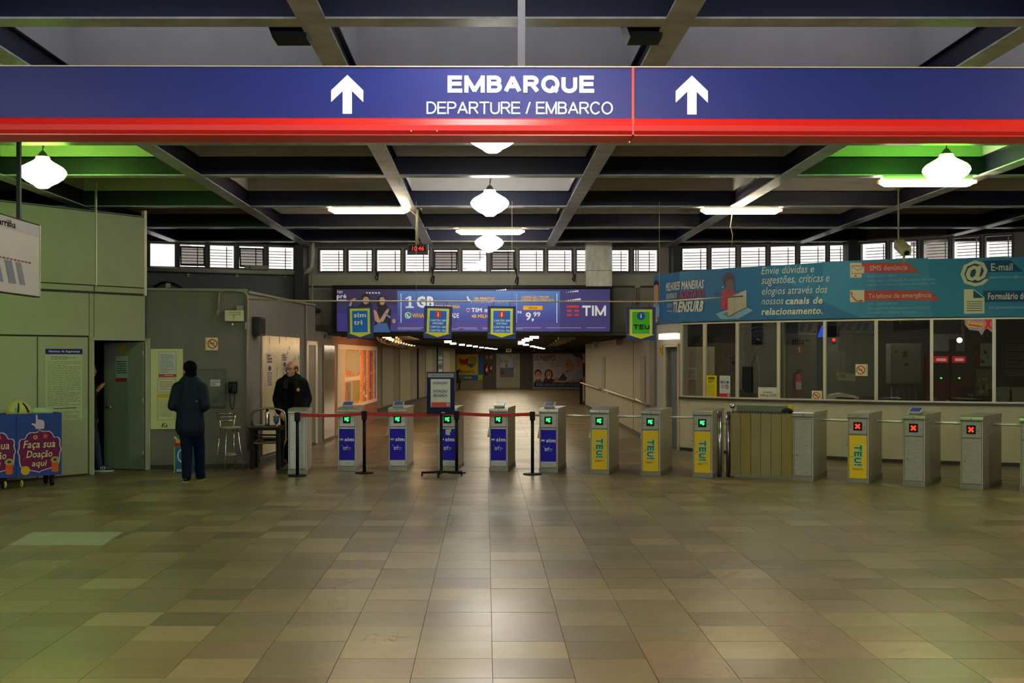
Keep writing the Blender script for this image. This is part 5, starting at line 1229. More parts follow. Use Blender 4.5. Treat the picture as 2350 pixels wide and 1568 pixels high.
nosmoke('no_smoking_sign', 'no smoking sticker low on the booth glass above the yellow clip', FAC[fac(1875)], 1863, 1886.5, 897, 919, True, .004)
nosmoke('no_smoking_sign', 'no smoking sticker at mid height on the booth glass', FAC[fac(1977)], 1963.5, 1991, 836, 863, True, .004)
P = Poster(FAC[0], 1515.5, 1521, 794, 815, .02); r = P.root('yellow_tag', 'small yellow tag on the wall beside the booth door', 'tag'); MB().box(0, P.wd, 0, .01, 0, P.h, ink('c9a814')).build('plate', r); m = MB(); lines(m, P.wd*.15, P.h*.2, P.wd*.85, P.h*.8, 4, -.002, ink('5a4810')); m.build('print', r)
P = Poster(FAC[0], 1522, 1560, 766, 779, .1); r = P.root('door_lamp', 'short lit strip lamp above the booth door', 'lamp'); MB().box(0, P.wd, 0, .1, 0, P.h, glow('fff0d2', 1.6)).build('diffuser', r); MB().box(-.01, P.wd+.01, .06, .1, P.h, P.h+.02, HOUS).build('housing', r)

# ---------------------------------------------------------------- inside the booth
def bk(px0, px1, py0, py1, Y): return Poster(Wall((-10, Y), (20, Y)), px0, px1, py0, py1)
CAB = mat('cabinet_cream', 'a8967c', .5)
P = bk(1566, 1640, 796, 1000, 22.7); r = thing('tall_cabinet', 'pale tall cabinet inside the booth behind the first panes', 'cabinet', (P.loc.x, P.loc.y, 0)); hh = P.z1
MB().box(0, P.wd, 0, .5, .0, hh, CAB).build('body', r); MB().box(P.wd*.23, P.wd-.01, -.02, 0, .05, hh-.08, mat('cabinet_door', '8b8a72', .5)).build('door', r); MB().box(0, P.wd*.22, -.02, 0, .05, hh-.02, mat('cabinet_pink', 'c48a70', .5)).build('side_door', r)
P2 = bk(1577, 1599, 844, 872, 22.66); o = P2.root('cabinet_notice', 'small white notice on the pale booth cabinet', 'notice'); MB().box(0, P2.wd, 0, .006, 0, P2.h, ink('b9aca0')).build('sheet', o); m = MB(); lines(m, .02, .03, P2.wd-.02, P2.h-.03, 6, -.002, ink('8a6a64')); m.build('print', o)
P = bk(1590, 1640, 768, 796, 22.8); r = thing('black_holdall', 'black bag lying on the tall booth cabinet', 'bag', (P.loc.x, P.loc.y, hh)); m = MB(); m.ell((P.wd*.5, .2, .11), (P.wd*.55, .18, .12), BLACK, 14, 8); m.build('body', r); MB().tube([(P.wd*.3, .05, .1), (P.wd*.4, .0, .2), (P.wd*.55, .02, .18)], .01, STEEL, 6).build('strap', r)
# continuous service counter
m = MB()
for i in range(2, len(FAC)):
    w = FAC[i]; a, b = w.p(0, -.2), w.p(w.L, -.2); c, d_ = w.p(w.L, -.75), w.p(0, -.75)
    m.prismz([(v.x, v.y) for v in (a, b, c, d_)], .9, .94, mat('counter_top', '4f4a40', .4))
    m.prismz([(v.x, v.y) for v in (w.p(0, -.68), w.p(w.L, -.68), c, d_)], 0, .9, DIN)
tag(m.build('service_counter'), 'continuous dark service counter running behind the booth glass', 'counter')
p = WP(1727, 920, 21.8); r = thing('pedestal_fan', 'black pedestal fan standing inside the booth', 'fan', (p.x, p.y, 0))
MB().lathe([(.2, 0), (.2, .02), (.03, .05)], (0, 0, 0), BLACK, 18).build('base', r); MB().tube([(0, 0, .03), (0, 0, 1.75)], .025, BLACK, 8).build('pole', r)
zf = 2.08; m = MB()
for rr in (.3, .22, .13): m.tube([(.1+rr*math.cos(2*PI*i/20), -.1, zf+rr*math.sin(2*PI*i/20)) for i in range(20)], .007, BLACK, 5, closed=True)
for i in range(14): a = 2*PI*i/14; m.tube([(.1, -.12, zf), (.1+.3*math.cos(a), -.1, zf+.3*math.sin(a))], .004, BLACK, 4)
m.build('guard', r); m = MB()
for i in range(3):
    a = 2*PI*i/3; m.flat([(.1, zf), (.1+.2*math.cos(a), zf+.2*math.sin(a)), (.1+.24*math.cos(a+.5), zf+.24*math.sin(a+.5)), (.1+.14*math.cos(a+.9), zf+.14*math.sin(a+.9))], -.07, mat('blade_grey', '33342f', .5))
m.build('blade', r); MB().ell((.1, .0, zf), (.08, .12, .08), BLACK, 10, 7).build('motor', r); MB().tube([(0, 0, 1.7), (.05, 0, 1.85), (.1, .02, zf-.05)], .03, BLACK, 8).build('neck', r)
m = MB(); m.tube([(.0, -.0, 0), (.1, -.02, .5), (.14, .0, 1.2), (.1, 0, 1.9)], .008, mat('wire_brown', '5a4a2c', .6), 5); m.build('cord', r)
# partition with reflected lettering drawn on it, fire extinguisher
P = bk(1806, 1874, 765, 1000, 21.4); r = thing('partition_panel', 'grey partition in the booth with reflected sim lettering drawn on it', 'partition', (P.loc.x, P.loc.y, 0)); hz_ = P.z1
MB().box(0, P.wd, 0, .05, 0, hz_, mat('partition_grey', '55544a', .6, var=.1)).build('panel', r); MB().box(-.07, -.03, -.02, .06, 0, 2.5, mat('post_cream', '8f875c', .5)).build('post', r)
zz = lambda py: H-(py-HZ)/F*21.4
m = MB(); x = lambda px: (px-1806)/F*21.4; m.text('sim', x(1818), zz(791), x(1846), zz(775), -.004, ink('23232a'), bold=.05, mirror=True); m.rect(x(1848), zz(784), x(1857), zz(779), -.004, ink('23232a')); m.rect(x(1827), zz(811), x(1842), zz(794), -.004, ink('8a5a28')); m.text('!', x(1832), zz(808), x(1836), zz(796), -.006, ink('c9b890'), bold=.08); m.build('lettering', r)
def exting(label, px, py0, py1, Y, group=None, wall_gap=.04):
    c = WP(px, py1, Y); h = (py1-py0)/F*Y; r = thing('fire_extinguisher', label, 'extinguisher', c, 0, group); s = h/.6
    MB().lathe([(.07*s, 0), (.08*s, .02*s), (.08*s, .38*s), (.05*s, .45*s), (.025*s, .48*s)], (0, 0, 0), mat('extinguisher_red', 'a8181c', .35), 16).build('body', r)
    MB().box(-.06*s, .06*s, -.082*s, -.0, .12*s, .3*s, ink('b9b7ac')).build('label_plate', r)
    m = MB(); m.box(-.02*s, .02*s, -.02*s, .02*s, .48*s, .53*s, BLACK); m.box(-.02*s, .1*s, -.012*s, .012*s, .54*s, .57*s, BLACK); m.build('valve', r); MB().box(-.04*s, .04*s, .07*s, .12*s+wall_gap, .3*s, .36*s, DARK).build('wall_bracket', r)
    MB().tube([(.0, -.02*s, .51*s), (-.09*s, -.03*s, .48*s), (-.11*s, -.03*s, .3*s), (-.1*s, -.03*s, .15*s)], .012*s, BLACK, 6).build('hose', r)
exting('red fire extinguisher inside the ticket booth below the mirrored lettering', 1831, 846, 906, 21.2)
P = bk(1877, 1892, 748, 774, 20.9); r = P.root('blue_monitor', 'blue glowing monitor edge near the top of the booth glass', 'monitor'); m = MB(); m.prism([(0, 0), (P.wd, 0), (P.wd, P.h), (P.wd*.6, P.h)], 0, .03, glow('2a52e8', 1.2)); m.build('screen', r); MB().box(0, P.wd+.3, .03, .06, 0, P.h, BLACK).build('case', r); MB().box(P.wd-.02, P.wd+.02, .04, .06, P.h, 2.75-P.loc.z, BLACK).build('bracket', r)
p = WP(1912, 800, 21.5); r = thing('alarm_box', 'grey alarm box with a glowing red light inside the booth', 'box', (p.x, p.y, p.z)); MB().box(-.09, .09, 0, .2, -.05, .22, mat('alarm_grey', '3f4240', .5)).build('case', r); MB().ell((.01, -.01, .16), .032, glow('ff2418', 3), 10, 7).build('red_light', r); MB().box(-.04, .04, .06, .14, .22, .32, mat('alarm_grey', '3f4240', .5)).build('top_knob', r); MB().box(-.12, .22, .0, .3, -p.z, -.05, mat('alarm_stand', '373a38', .6)).build('stand', r)
p = WP(1940, 866, 20.4); r = thing('tilted_price_card', 'tilted white card with large figures hanging inside the booth', 'card', (p.x, p.y, p.z)); r.rotation_euler = (0, math.radians(4), 0)
m = MB(); m.prism([(-.18, .08), (.17, .07), (.19, -.06), (-.13, -.06)], 0, .006, ink('a39c84')); m.build('sheet', r); m = MB(); m.text('100', -.12, -.02, .0, .05, -.003, ink('4a4436'), bold=.02); m.build('lettering', r); MB().tube([(-.1, 0, .07), (-.1, 0, 2.75-p.z)], .004, BLACK, 4).build('string', r); MB().tube([(.12, 0, .07), (.12, 0, 2.75-p.z)], .004, BLACK, 4).build('string', r)
p = WP(1932, 912, 20.3); r = thing('desk_lamp', 'bright white desk lamp head on the booth counter', 'lamp', (p.x, p.y, .94)); m = MB(); m.prism([(-.24, .06), (-.2, .19), (.0, .22), (.25, .17), (.26, .13), (-.1, .16), (-.14, .0), (-.24, .0)], 0, .16, mat('lamp_white', 'd8d2c4', .4)); m.build('hood', r); MB().box(-.18, .22, .02, .14, .155, .162, glow('fff0d8', 1.6)).build('tube', r); MB().box(-.06, .24, -.03, .0, .02, .12, BLACK).build('front_plate', r)
p = WP(1966, 915, 20.2); r = thing('pink_jar', 'small pinkish jar on the booth counter beside the desk lamp', 'jar', (p.x, p.y, .94)); MB().lathe([(.04, 0), (.05, .02), (.05, .1), (.04, .12)], (0, 0, 0), mat('jar_pink', '8f5a48', .4), 12).build('body', r); MB().lathe([(.042, .12), (.042, .15)], (0, 0, 0), WHITE, 12).build('lid', r)
P = bk(2044, 2116, 789, 882, 20.9); r = P.root('electric_cabinet', 'large grey electric cabinet with warning labels on the booth wall', 'cabinet')
MB().box(0, P.wd, 0, .25, 0, P.h, mat('electric_grey', '62625a', .5)).build('case', r, bevel=.008); MB().box(.03, P.wd-.03, -.012, 0, .03, P.h-.03, mat('electric_door', '67675e', .5)).build('door', r)
m = MB(); m.rect(P.wd*.36, P.h*.66, P.wd*.54, P.h*.82, -.014, ink('5a4d1c')); m.text('!', P.wd*.43, P.h*.69, P.wd*.47, P.h*.79, -.016, BLACK, bold=.05); m.rect(P.wd*.12, P.h*.76, P.wd*.2, P.h*.84, -.014, ink('4a3a1c')); m.rect(P.wd*.42, P.h*.45, P.wd*.56, P.h*.52, -.014, ink('6a2a1c')); m.build('warning_labels', r)
for i in range(5): MB().tube([(P.wd*(.1+.19*i), .1, 0), (P.wd*(.1+.19*i), .1, .9-P.loc.z)], .02, mat('electric_grey', '62625a', .5), 6).build('cable_pipe', r)
P = bk(2022, 2056, 896, 914, 20.0); r = thing('green_label_device', 'small grey counter device with a green glowing label', 'device', (P.loc.x, P.loc.y, .94)); MB().box(0, P.wd, 0, .15, 0, P.h, mat('alarm_grey', '3f4240', .5)).build('case', r, bevel=.01); MB().rect(P.wd*.4, P.h*.3, P.wd*.65, P.h*.6, -.003, glow('6a9a1c', .5)).build('display', r)
p = WP(2175, 923, 19.4); r = thing('spray_bottle', 'yellow green bottle with dark cap on the booth counter', 'bottle', (p.x, p.y, .94)); MB().lathe([(.028, 0), (.03, .01), (.03, .1), (.025, .13)], (0, 0, 0), mat('lime_plastic', '9aa81c', .4), 12).build('body', r); MB().lathe([(.03, .055), (.031, .06), (.031, .1)], (0, 0, 0), ink('b9b9a8'), 12).build('label_band', r); MB().lathe([(.02, .13), (.018, .18), (.01, .2)], (0, 0, 0), BLACK, 10).build('cap', r)
p = WP(2222, 925, 19.6); r = thing('black_till_screen', 'black till monitor seen from behind on the booth counter', 'monitor', (p.x, p.y, .94)); MB().box(-.13, .13, 0, .04, .08, .34, BLACK).build('case', r, bevel=.01); MB().box(-.03, .03, .03, .07, .0, .12, BLACK).build('neck', r); MB().box(-.09, .09, -.03, .12, 0, .015, BLACK).build('foot', r); MB().rect(.0, .2, .08, .215, -.003, ink('8a8a84')).build('print', r)
for i, (a, b) in enumerate(((2140, 2178), (2183, 2218))):  # reflections in the booth glass, built as solid machines
    P = bk(a, b, 815, 1000, 20.6); r = thing('reflected_red_machine', ('glass reflection of a red machine, built inside the booth nearer the electric cabinet', 'glass reflection of a red machine, built inside the booth nearer the posters')[i], 'machine', (P.loc.x, P.loc.y, 0)); hh = P.z1
    MB().box(0, P.wd, 0, .4, 0, hh, mat('machine_red', '5a1416', .45)).build('body', r); MB().box(.02, P.wd-.02, -.02, 0, hh-.14, hh-.02, glow('c2222c', .5)).build('lit_header', r)
    MB().box(.02, P.wd-.02, -.012, 0, hh-.45, hh-.16, mat('machine_face', '3a3430', .4)).build('face', r); MB().ell((P.wd*.5, -.018, hh-.42), (.022, .01, .013), glow('6aff5a', 2), 8, 6).build('green_lamp', r)
    m = MB(); m.rect(.06, hh-.11, P.wd-.06, hh-.06, -.023, glow('e8a0a0', .6)); m.build('lettering_bar', r)
p = WP(2202, 781, 20.4); r = thing('reflected_ball_lamp', 'glass reflection of a bright lamp, built as a glowing ball in the booth', 'lamp', (p.x, p.y, p.z)); MB().ell((0, 0, 0), .05, glow('fff6dc', 3), 12, 8).build('bulb', r); MB().tube([(0, 0, .05), (0, 0, 2.75-p.z)], .006, BLACK, 5).build('cord', r)  # lamp reflected in the glass, built as a glowing ball
P = bk(2138, 2214, 767, 806, 20.95); r = P.root('reflected_wall_board', 'glass reflection of a grey wall, built as a board above the machines', 'board'); MB().box(0, P.wd, 0, .03, 0, P.h, mat('board_grey', '8a8c90', .6)).build('panel', r); m = MB(); m.rect(P.wd*.52, P.h*.0, P.wd*.74, P.h*.7, -.004, ink('3f4438')); m.build('print', r)  # grey wall reflected in the glass, built as a board
# glass reflection built as hanging colourful letters cut off by the banner
p = WP(2240, 735, 19.9); k = 19.9/F; r = thing('reflected_letters', 'glass reflection of orange and red letters, built hanging behind the booth glass', 'sign', (p.x, p.y, p.z))
lx = lambda px: (px-2240)*k; lz = lambda py: -(py-735)*k
m = MB(); m.prism([(lx(2208), lz(722)), (lx(2276), lz(722)), (lx(2277), lz(762)), (lx(2268), lz(754)), (lx(2260), lz(757)), (lx(2254), lz(769)), (lx(2248), lz(760)), (lx(2226), lz(757)), (lx(2216), lz(745))], 0, .03, glow('c9b8b0', .35)); m.build('white_back', r)
m = MB(); m.text('Sump', lx(2219), lz(757), lx(2257), lz(733), -.004, glow('f0a01c', .6), bold=.07); m.line(lx(2222), lz(745), lx(2254), lz(750), .02, -.006, glow('2a3a9a', .5)); m.text('X', lx(2259), lz(756), lx(2276), lz(731), -.004, glow('e02a30', .7), bold=.1); m.build('lettering', r)
MB().box(lx(2208), lx(2214), .0, .03, lz(768), lz(722), mat('letter_post', 'a89880', .5)).build('post', r); MB().tube([(0, .015, .05), (0, .015, 2.75-p.z)], .008, BLACK, 5).build('cord', r)
p0 = WP(2066, 738, 20.3); k = 20.3/F; r = thing('reflected_direction_sign', 'glass reflection of a direction sign with white arrow, built inside the booth', 'sign', (p0.x, p0.y, p0.z)); r.rotation_euler = (0, math.radians(-5), 0)  # sign reflected in the booth glass, built as a solid panel
MB().box(-18*k, 64*k, 0, .04, -22*k, 14*k, mat('dark_navy', '12131f', .4)).build('panel', r); MB().rect(-16*k, -21*k, 62*k, -15*k, -.003, ink('5a1a1e')).build('red_stripe', r)
m = MB(); w_ = ink('9a9aa0'); m.flat([(0, 8*k), (4*k, 4*k), (1.3*k, 4*k), (1.3*k, -4*k), (-1.3*k, -4*k), (-1.3*k, 4*k), (-4*k, 4*k)], -.003, w_); m.text('EMBARQUE', 16*k, 2*k, 58*k, 9*k, -.003, w_, bold=.03, mirror=True); m.text('DEPARTURE', 10*k, -6*k, 58*k, -2*k, -.003, ink('5a5a60'), mirror=True); m.build('lettering', r); MB().tube([(20*k, .02, 14*k), (20*k, .02, 2.75-p0.z)], .01, BLACK, 5).build('hanger', r)
for i, (a, b, c, d, col, lab) in enumerate(((2236, 2252, 794, 842, '6a1c1c', 'dark red poster strip inside the booth, beside the paper posters'), (2250, 2278, 788, 840, 'a8a8a4', 'white poster with yellow corner inside the booth'), (2240, 2278, 848, 908, '7a6a5c', 'brown and blue picture sheet low on the booth wall'))):
    P = bk(a, b, c, d, 20.7-.04*i); r = P.root('booth_poster', lab, 'poster'); MB().box(0, P.wd, 0, .006, 0, P.h, ink(col)).build('sheet', r)
    m = MB()
    for j in range(7): x = rnd.uniform(0, .7)*P.wd; z = rnd.uniform(0, .8)*P.h; m.rect(x, z, x+P.wd*rnd.uniform(.1, .3), z+P.h*rnd.uniform(.06, .18), -.002-.0004*j, ink(rnd.choice(('5a3a28', '3a4a6a', 'b09a3a', '8a8a84', '6a2a24'))))
    m.build('print', r)
P = bk(2302, 2352, 786, 868, 20.3); r = P.root('paper_board', 'board of small white papers on the booth wall at the picture edge', 'board'); MB().box(0, P.wd, 0, .02, 0, P.h, mat('board_dark', '3a3a38', .6)).build('panel', r)
m = MB()
for j in range(4): a = P.h*(.05+.24*j); m.rect(P.wd*.1, a, P.wd*.95, a+P.h*.18, -.003, ink('6f706c')); lines(m, P.wd*.14, a+.02, P.wd*.9, a+P.h*.16, 3, -.005, ink('3a3a3a'))
m.build('papers', r)
for i, px in enumerate((2300, 2336)):
    p = WP(px, 925, 19.1); r = thing('computer_monitor', ('beige monitor turned away on the counter, farther from the picture edge', 'beige monitor turned away on the counter, at the picture edge')[i], 'monitor', (p.x, p.y, .94)); CR = mat('crt_beige', '7f7f68', .5)
    m = MB(); m.prism([(-.1, .05), (.12, .05), (.14, .36), (-.1, .33)], .0, .26, CR); m.build('case', r, bevel=.015); MB().box(-.06, .06, .05, .2, 0, .06, CR).build('foot', r); MB().box(-.115, -.1, .01, .25, .07, .32, BLACK).build('screen', r)

# ---------------------------------------------------------------- corridor: lamps, rails and the end wall
LAMPW = glow('fff2dc', 6)
ORD = ['first', 'second', 'third', 'fourth', 'fifth', 'sixth', 'seventh', 'eighth', 'ninth', 'tenth']
rowA = [(1028, 784), (1040, 788), (1060, 791), (1077, 793), (1091, 795), (1105, 797), (1117, 798.6), (1127, 799.8), (1137, 800.8)]
rowB = [(1226, 773), (1213, 778), (1206, 781), (1197, 784.5), (1196, 788), (1207, 791), (1222, 794.5), (1231, 796.5), (1239, 798.3), (1246, 799.8)]
for row, nm in ((rowA, 'left'), (rowB, 'middle')):
    for i, (px, py) in enumerate(row):
        Y = .46*F/(HZ-py); p = WP(px, py, Y)
        r = thing('corridor_lamp', '%s lit lamp from the entrance in the %s row of the corridor ceiling' % (ORD[i], nm), 'lamp', (p.x, p.y, 2.24), 0, 'lamps in the %s row of the corridor' % nm)
        MB().box(-.1, .1, -.07, .07, -.02, .045, LAMPW).build('diffuser', r); MB().box(-.11, .11, -.08, .08, .045, .1, HOUS).build('housing', r)
SHD = mat('lamp_shade_cream', 'b08a58', .25)
for i in range(10):
    px = 888+6.6*i; Y = 25.6+2.0*i; p = WP(px, 0, Y)
    r = thing('curved_lamp', '%s curved translucent lamp shade from the billboard along the pale panel wall' % ORD[i], 'lamp', (p.x, p.y, 2.26), 0, 'curved lamp shades along the corridor')
    m = MB(); n = 8; vs = []
    for j in range(n+1):
        a = PI*j/n; vs += [(.22*math.cos(a), -.28, -.16*math.sin(a)), (.22*math.cos(a), .28, -.16*math.sin(a))]
    m.add(vs, [(2*j, 2*j+1, 2*j+3, 2*j+2) for j in range(n)], SHD, True); m.build('shade', r)
    MB().box(-.1, .1, -.02, .02, -.03, -.005, glow('ffd9a0', 2.5)).build('bulb', r); MB().box(-.23, .23, -.03, .03, -.005, .02, DARK).build('rim', r); MB().box(-.02, .02, -.02, .02, .02, .09, DARK).build('rod', r)
for i in range(5):
    px = 1268+8*i; Y = 44-4.2*i; p = WP(px, 0, Y); r = thing('unlit_corridor_lamp', '%s unlit dusty corridor ceiling lamp from the end wall' % ORD[i], 'lamp', (p.x, p.y, 2.25), 0, 'unlit lamps in the corridor'); MB().box(-.2, .2, -.2, .2, -.02, .03, mat('dusty_lamp', '8f8a5c', .4)).build('diffuser', r); MB().box(-.21, .21, -.21, .21, .03, .06, DARK).build('housing', r)
RAILM = mat('handrail', 'a39a7c', .4, metal=.3)
for i, (a, b, c, d, lab) in enumerate(((1339, 880, 1382, 897, 'far'), (1396, 900, 1469, 921, 'middle'), (1471, 923, 1492, 929, 'near'))):
    A = RW.p(RW.u(a), .1, .86); B = RW.p(RW.u(c), .1, .84 if i < 2 else .83)
    r = thing('handrail', '%s wall handrail piece on the right corridor wall' % lab, 'handrail', A); MB().tube([(0, 0, 0), B-A], .03, RAILM, 8).build('rail', r)
    for t in (.12, .88): q = (B-A)*t; MB().tube([q+Vector((0, 0, -.02)), q+Vector((.05, 0, -.06)), q+Vector((.1, 0, -.06))], .014, RAILM, 6).build('bracket', r)
for a, b, c, d, lab in ((1369, 1381, 784, 798, 'farther'), (1423, 1435, 778, 792, 'nearer')):
    m_ = (a+b)/2; Y = RW.Y(m_); z0, z1 = RW.z(m_, d), RW.z(m_, c); q = RW.p(RW.u(m_), .14, z0); r = thing('wall_speaker_box', 'small metal box high on the right corridor wall, the %s of two' % lab, 'box', q)
    MB().box(-.05, .1, -.06, .06, 0, z1-z0, mat('box_metal', 'a39c8a', .3, metal=.6)).build('case', r, bevel=.006); MB().box(.0, .13, -.02, .02, z1-z0-.02, z1-z0+.03, DARK).build('bracket', r)
p = WP(1333.5, 928, gy(928)); r = thing('black_post', 'black barrier post standing at the far end of the corridor wall', 'post', (p.x, p.y, 0)); MB().box(-.05, .05, -.04, .04, 0, .92, BLACK).build('post', r); MB().box(-.1, .1, -.1, .1, 0, .02, BLACK).build('base', r)
p = WP(1339.5, 918, 42.6); r = thing('pale_post', 'pale pinkish panel edge beside the black barrier post', 'post', (p.x, p.y, 0)); MB().box(-.03, .03, -.03, .03, .15, .85, mat('pink_panel', 'b98a6c', .5)).build('panel', r); MB().box(-.02, .02, -.02, .02, 0, .15, BLACK).build('foot', r)
def fw(px0, px1, py0, py1, off=.03): return Poster(FW, px0, px1, py0, py1, off)
P = fw(1047, 1097, 814, 872); r = P.root('yellow_poster', 'yellow poster with a red map shape on the end wall of the corridor', 'poster'); W_, H_ = P.wd, P.h
MB().box(0, W_, 0, .02, 0, H_, ink('c2a80c')).build('sheet', r); m = MB(); X = P.x; Z = P.z
m.flat([(X(1053), Z(822)), (X(1064), Z(826)), (X(1076), Z(821)), (X(1075), Z(835)), (X(1065), Z(838)), (X(1055), Z(834))], -.003, ink('a8201c')); m.flat([(X(1070), Z(837)), (X(1081), Z(834)), (X(1093), Z(836)), (X(1087), Z(840)), (X(1083), Z(845)), (X(1075), Z(841))], -.004, ink('3f5a6c'))
for i, t in enumerate(('LIVRO', 'LEITURA', 'PARA', 'TODOS')): m.text(t, X(1078), Z(822+4*i), X(1094), Z(819+4*i), -.004, ink('3a3410'), bold=.03)
lines(m, X(1060), Z(857), X(1091), Z(850), 3, -.004, ink('4a4410')); m.rect(X(1060), Z(872), X(1097), Z(860.5), -.004, ink('245a9c')); m.text('?24h', X(1063), Z(869), X(1083), Z(864), -.006, ink('c9a81c'), bold=.05); m.build('print', r)
P = fw(1097, 1107.5, 813.5, 872); r = P.root('blue_strip_poster', 'narrow blue strip with a green foot beside the yellow poster', 'poster'); MB().box(0, P.wd, 0, .02, 0, P.h, ink('1f55a0')).build('sheet', r); MB().rect(0, 0, P.wd, P.h*.2, -.003, ink('8fae1c')).build('print', r)
P = fw(1047, 1107.5, 797.5, 812, .1); r = P.root('corridor_sign', 'dark navy corridor sign with an orange arrow above the yellow poster', 'sign'); MB().box(0, P.wd, 0, .05, 0, P.h, mat('dark_navy', '12131f', .4)).build('panel', r); m = MB(); m.rect(0, 0, P.wd, P.h*.2, -.003, ink('5a1a1e')); m.rect(P.wd*.85, 0, P.wd, P.h, -.0035, ink('5a1c22')); a = P.wd*.93; h = P.h*.55; m.flat([(a-.3, h), (a-.1, h+.14), (a-.1, h+.04), (a+.15, h+.04), (a+.15, h-.04), (a-.1, h-.04), (a-.1, h-.14)], -.005, ink('c2682c')); m.text('EMBARQUE', .1, h-.02, .75, h+.1, -.004, ink('5c5c66'), bold=.02); m.build('lettering', r)
P = fw(1219, 1345, 799.5, 811, .1); r = P.root('corridor_sign', 'dark navy corridor sign with an orange arrow above the family poster', 'sign'); MB().box(0, P.wd, 0, .05, 0, P.h, mat('dark_navy', '12131f', .4)).build('panel', r); m = MB(); m.rect(0, 0, P.wd, P.h*.15, -.003, ink('7a1a1e')); m.rect(0, 0, P.wd*.1, P.h, -.0035, ink('5a1c22')); a = P.wd*.05; h = P.h*.55; m.flat([(a+.14, h), (a, h+.1), (a, h+.03), (a-.12, h+.03), (a-.12, h-.03), (a, h-.03), (a, h-.1)], -.005, ink('c2682c')); m.text('EMBARQUE', P.wd*.36, h, P.wd*.58, h+.09, -.004, ink('8c8c96'), bold=.02); m.build('lettering', r)
exting('red fire extinguisher on the corridor end wall, nearer the blue strip', 1117, 833, 858, 63.86); exting('red fire extinguisher on the corridor end wall, nearer the door', 1126.5, 833, 852, 63.86)
for a, b, lab in ((1114, 1121, 'orange extinguisher plate nearer the blue strip'), (1123, 1131, 'orange extinguisher plate nearer the corridor door')):
    P = fw(a, b, 816, 824.5, .08); r = P.root('extinguisher_plate', lab, 'sign'); MB().box(0, P.wd, 0, .02, 0, P.h, ink('a8481c')).build('plate', r); MB().rect(P.wd*.4, P.h*.2, P.wd*.6, P.h*.8, -.003, ink('d9b890')).build('print', r)
P = fw(1139, 1193, 811, 890, .02); o = sroot('door_5', P.loc, P.ang); m = MB(); fr_ = mat('door_frame_grey', '8f8a7a', .5)
for q in ((0, .12, 0, P.h), (P.wd-.12, P.wd, 0, P.h), (.12, P.wd-.12, P.h-.08, P.h)): m.box(q[0], q[1], -.02, .06, q[2], q[3], fr_)
m.build('door_frame', o); x0, z0, x1, z1 = P.bx(1147.5, 816, 1178.5, 866)
m = MB(); m.box(.12, P.wd-.12, 0, .04, 0, P.h-.08, mat('door_leaf_grey', '8a8676', .5)); m.build('door_leaf', o)
MB().box(x0, x1, -.012, 0, z0, z1, mat('door_glass_dark', '3a3238', .1, coat=.5)).build('pane', o)
m = MB(); zz2 = P.z(844); m.rect(x0+.02, zz2, x1-.02, z1-.12, -.014, ink('a0a2aa'))
for a, b, c, d, col in ((1158, 1166, 827, 836, 'a8801c'), (1160, 1165, 837, 843, '4a5a7a'), (1149, 1155, 825, 832, '7a8a7a'), (1168, 1176, 830, 842, '8fa0b4')): q = P.bx(a, c, b, d); m.rect(q[0], q[1], q[2], q[3], -.016, ink(col))
q = P.bx(1149, 852, 1158, 860); m.rect(q[0], q[1], q[2], q[3], -.014, ink('7a2a28')); m.build('notices', o); MB().box(P.x(1181), P.x(1183), -.06, 0, P.z(853), P.z(848), STEEL).build('door_handle', o)
P = fw(1161, 1173.5, 799.5, 808.5, .15); r = P.root('exit_box', 'small pale lit box over the corridor end door', 'sign'); MB().box(0, P.wd, 0, .08, 0, P.h, glow('b8aa7a', .15)).build('case', r); MB().rect(P.wd*.2, P.h*.3, P.wd*.8, P.h*.65, -.003, ink('5a5440')).build('print', r)
P = fw(1224.5, 1348, 811, 890); r = P.root('family_poster', 'large pale poster reading NEPO with smiling people on the end wall', 'poster'); MB().box(0, P.wd, 0, .03, 0, P.h, ink('b9aab0')).build('sheet', r)
m = MB(); X, Z = P.x, P.z
def E2(cx, cy, a, b, c, y): m.disc(X(cx), Z(cy), X(cx+a)-X(cx), y, ink(c), 16, Z(cy-b)-Z(cy))
def G2(pts, c, y): m.flat([(X(a), Z(b)) for a, b in pts], y, ink(c))
G2([(1225, 889), (1225, 878), (1348, 878), (1348, 889)], '20284a', -.004)
G2([(1226, 878), (1228, 872), (1240, 870), (1245, 878)], '5a5a30', -.006); E2(1234.5, 858, 8, 10, '2a2020', -.006); E2(1234.5, 862, 6.5, 10, 'c08a70', -.007)
G2([(1245, 878), (1250, 868), (1264, 868), (1272, 872), (1276, 864), (1279, 866), (1284, 878)], '4a3030', -.0065); E2(1259, 860, 9.5, 12, '3a2420', -.008); E2(1259, 861, 6.5, 10, 'c08a70', -.009); E2(1259, 866, 3, 1, 'e8e0e0', -.01); E2(1234.5, 867.5, 3, 1, 'e8e0e0', -.0085)
G2([(1268, 878), (1274, 872), (1275, 864), (1278, 864), (1280, 871), (1286, 878)], 'c08a70', -.0095)
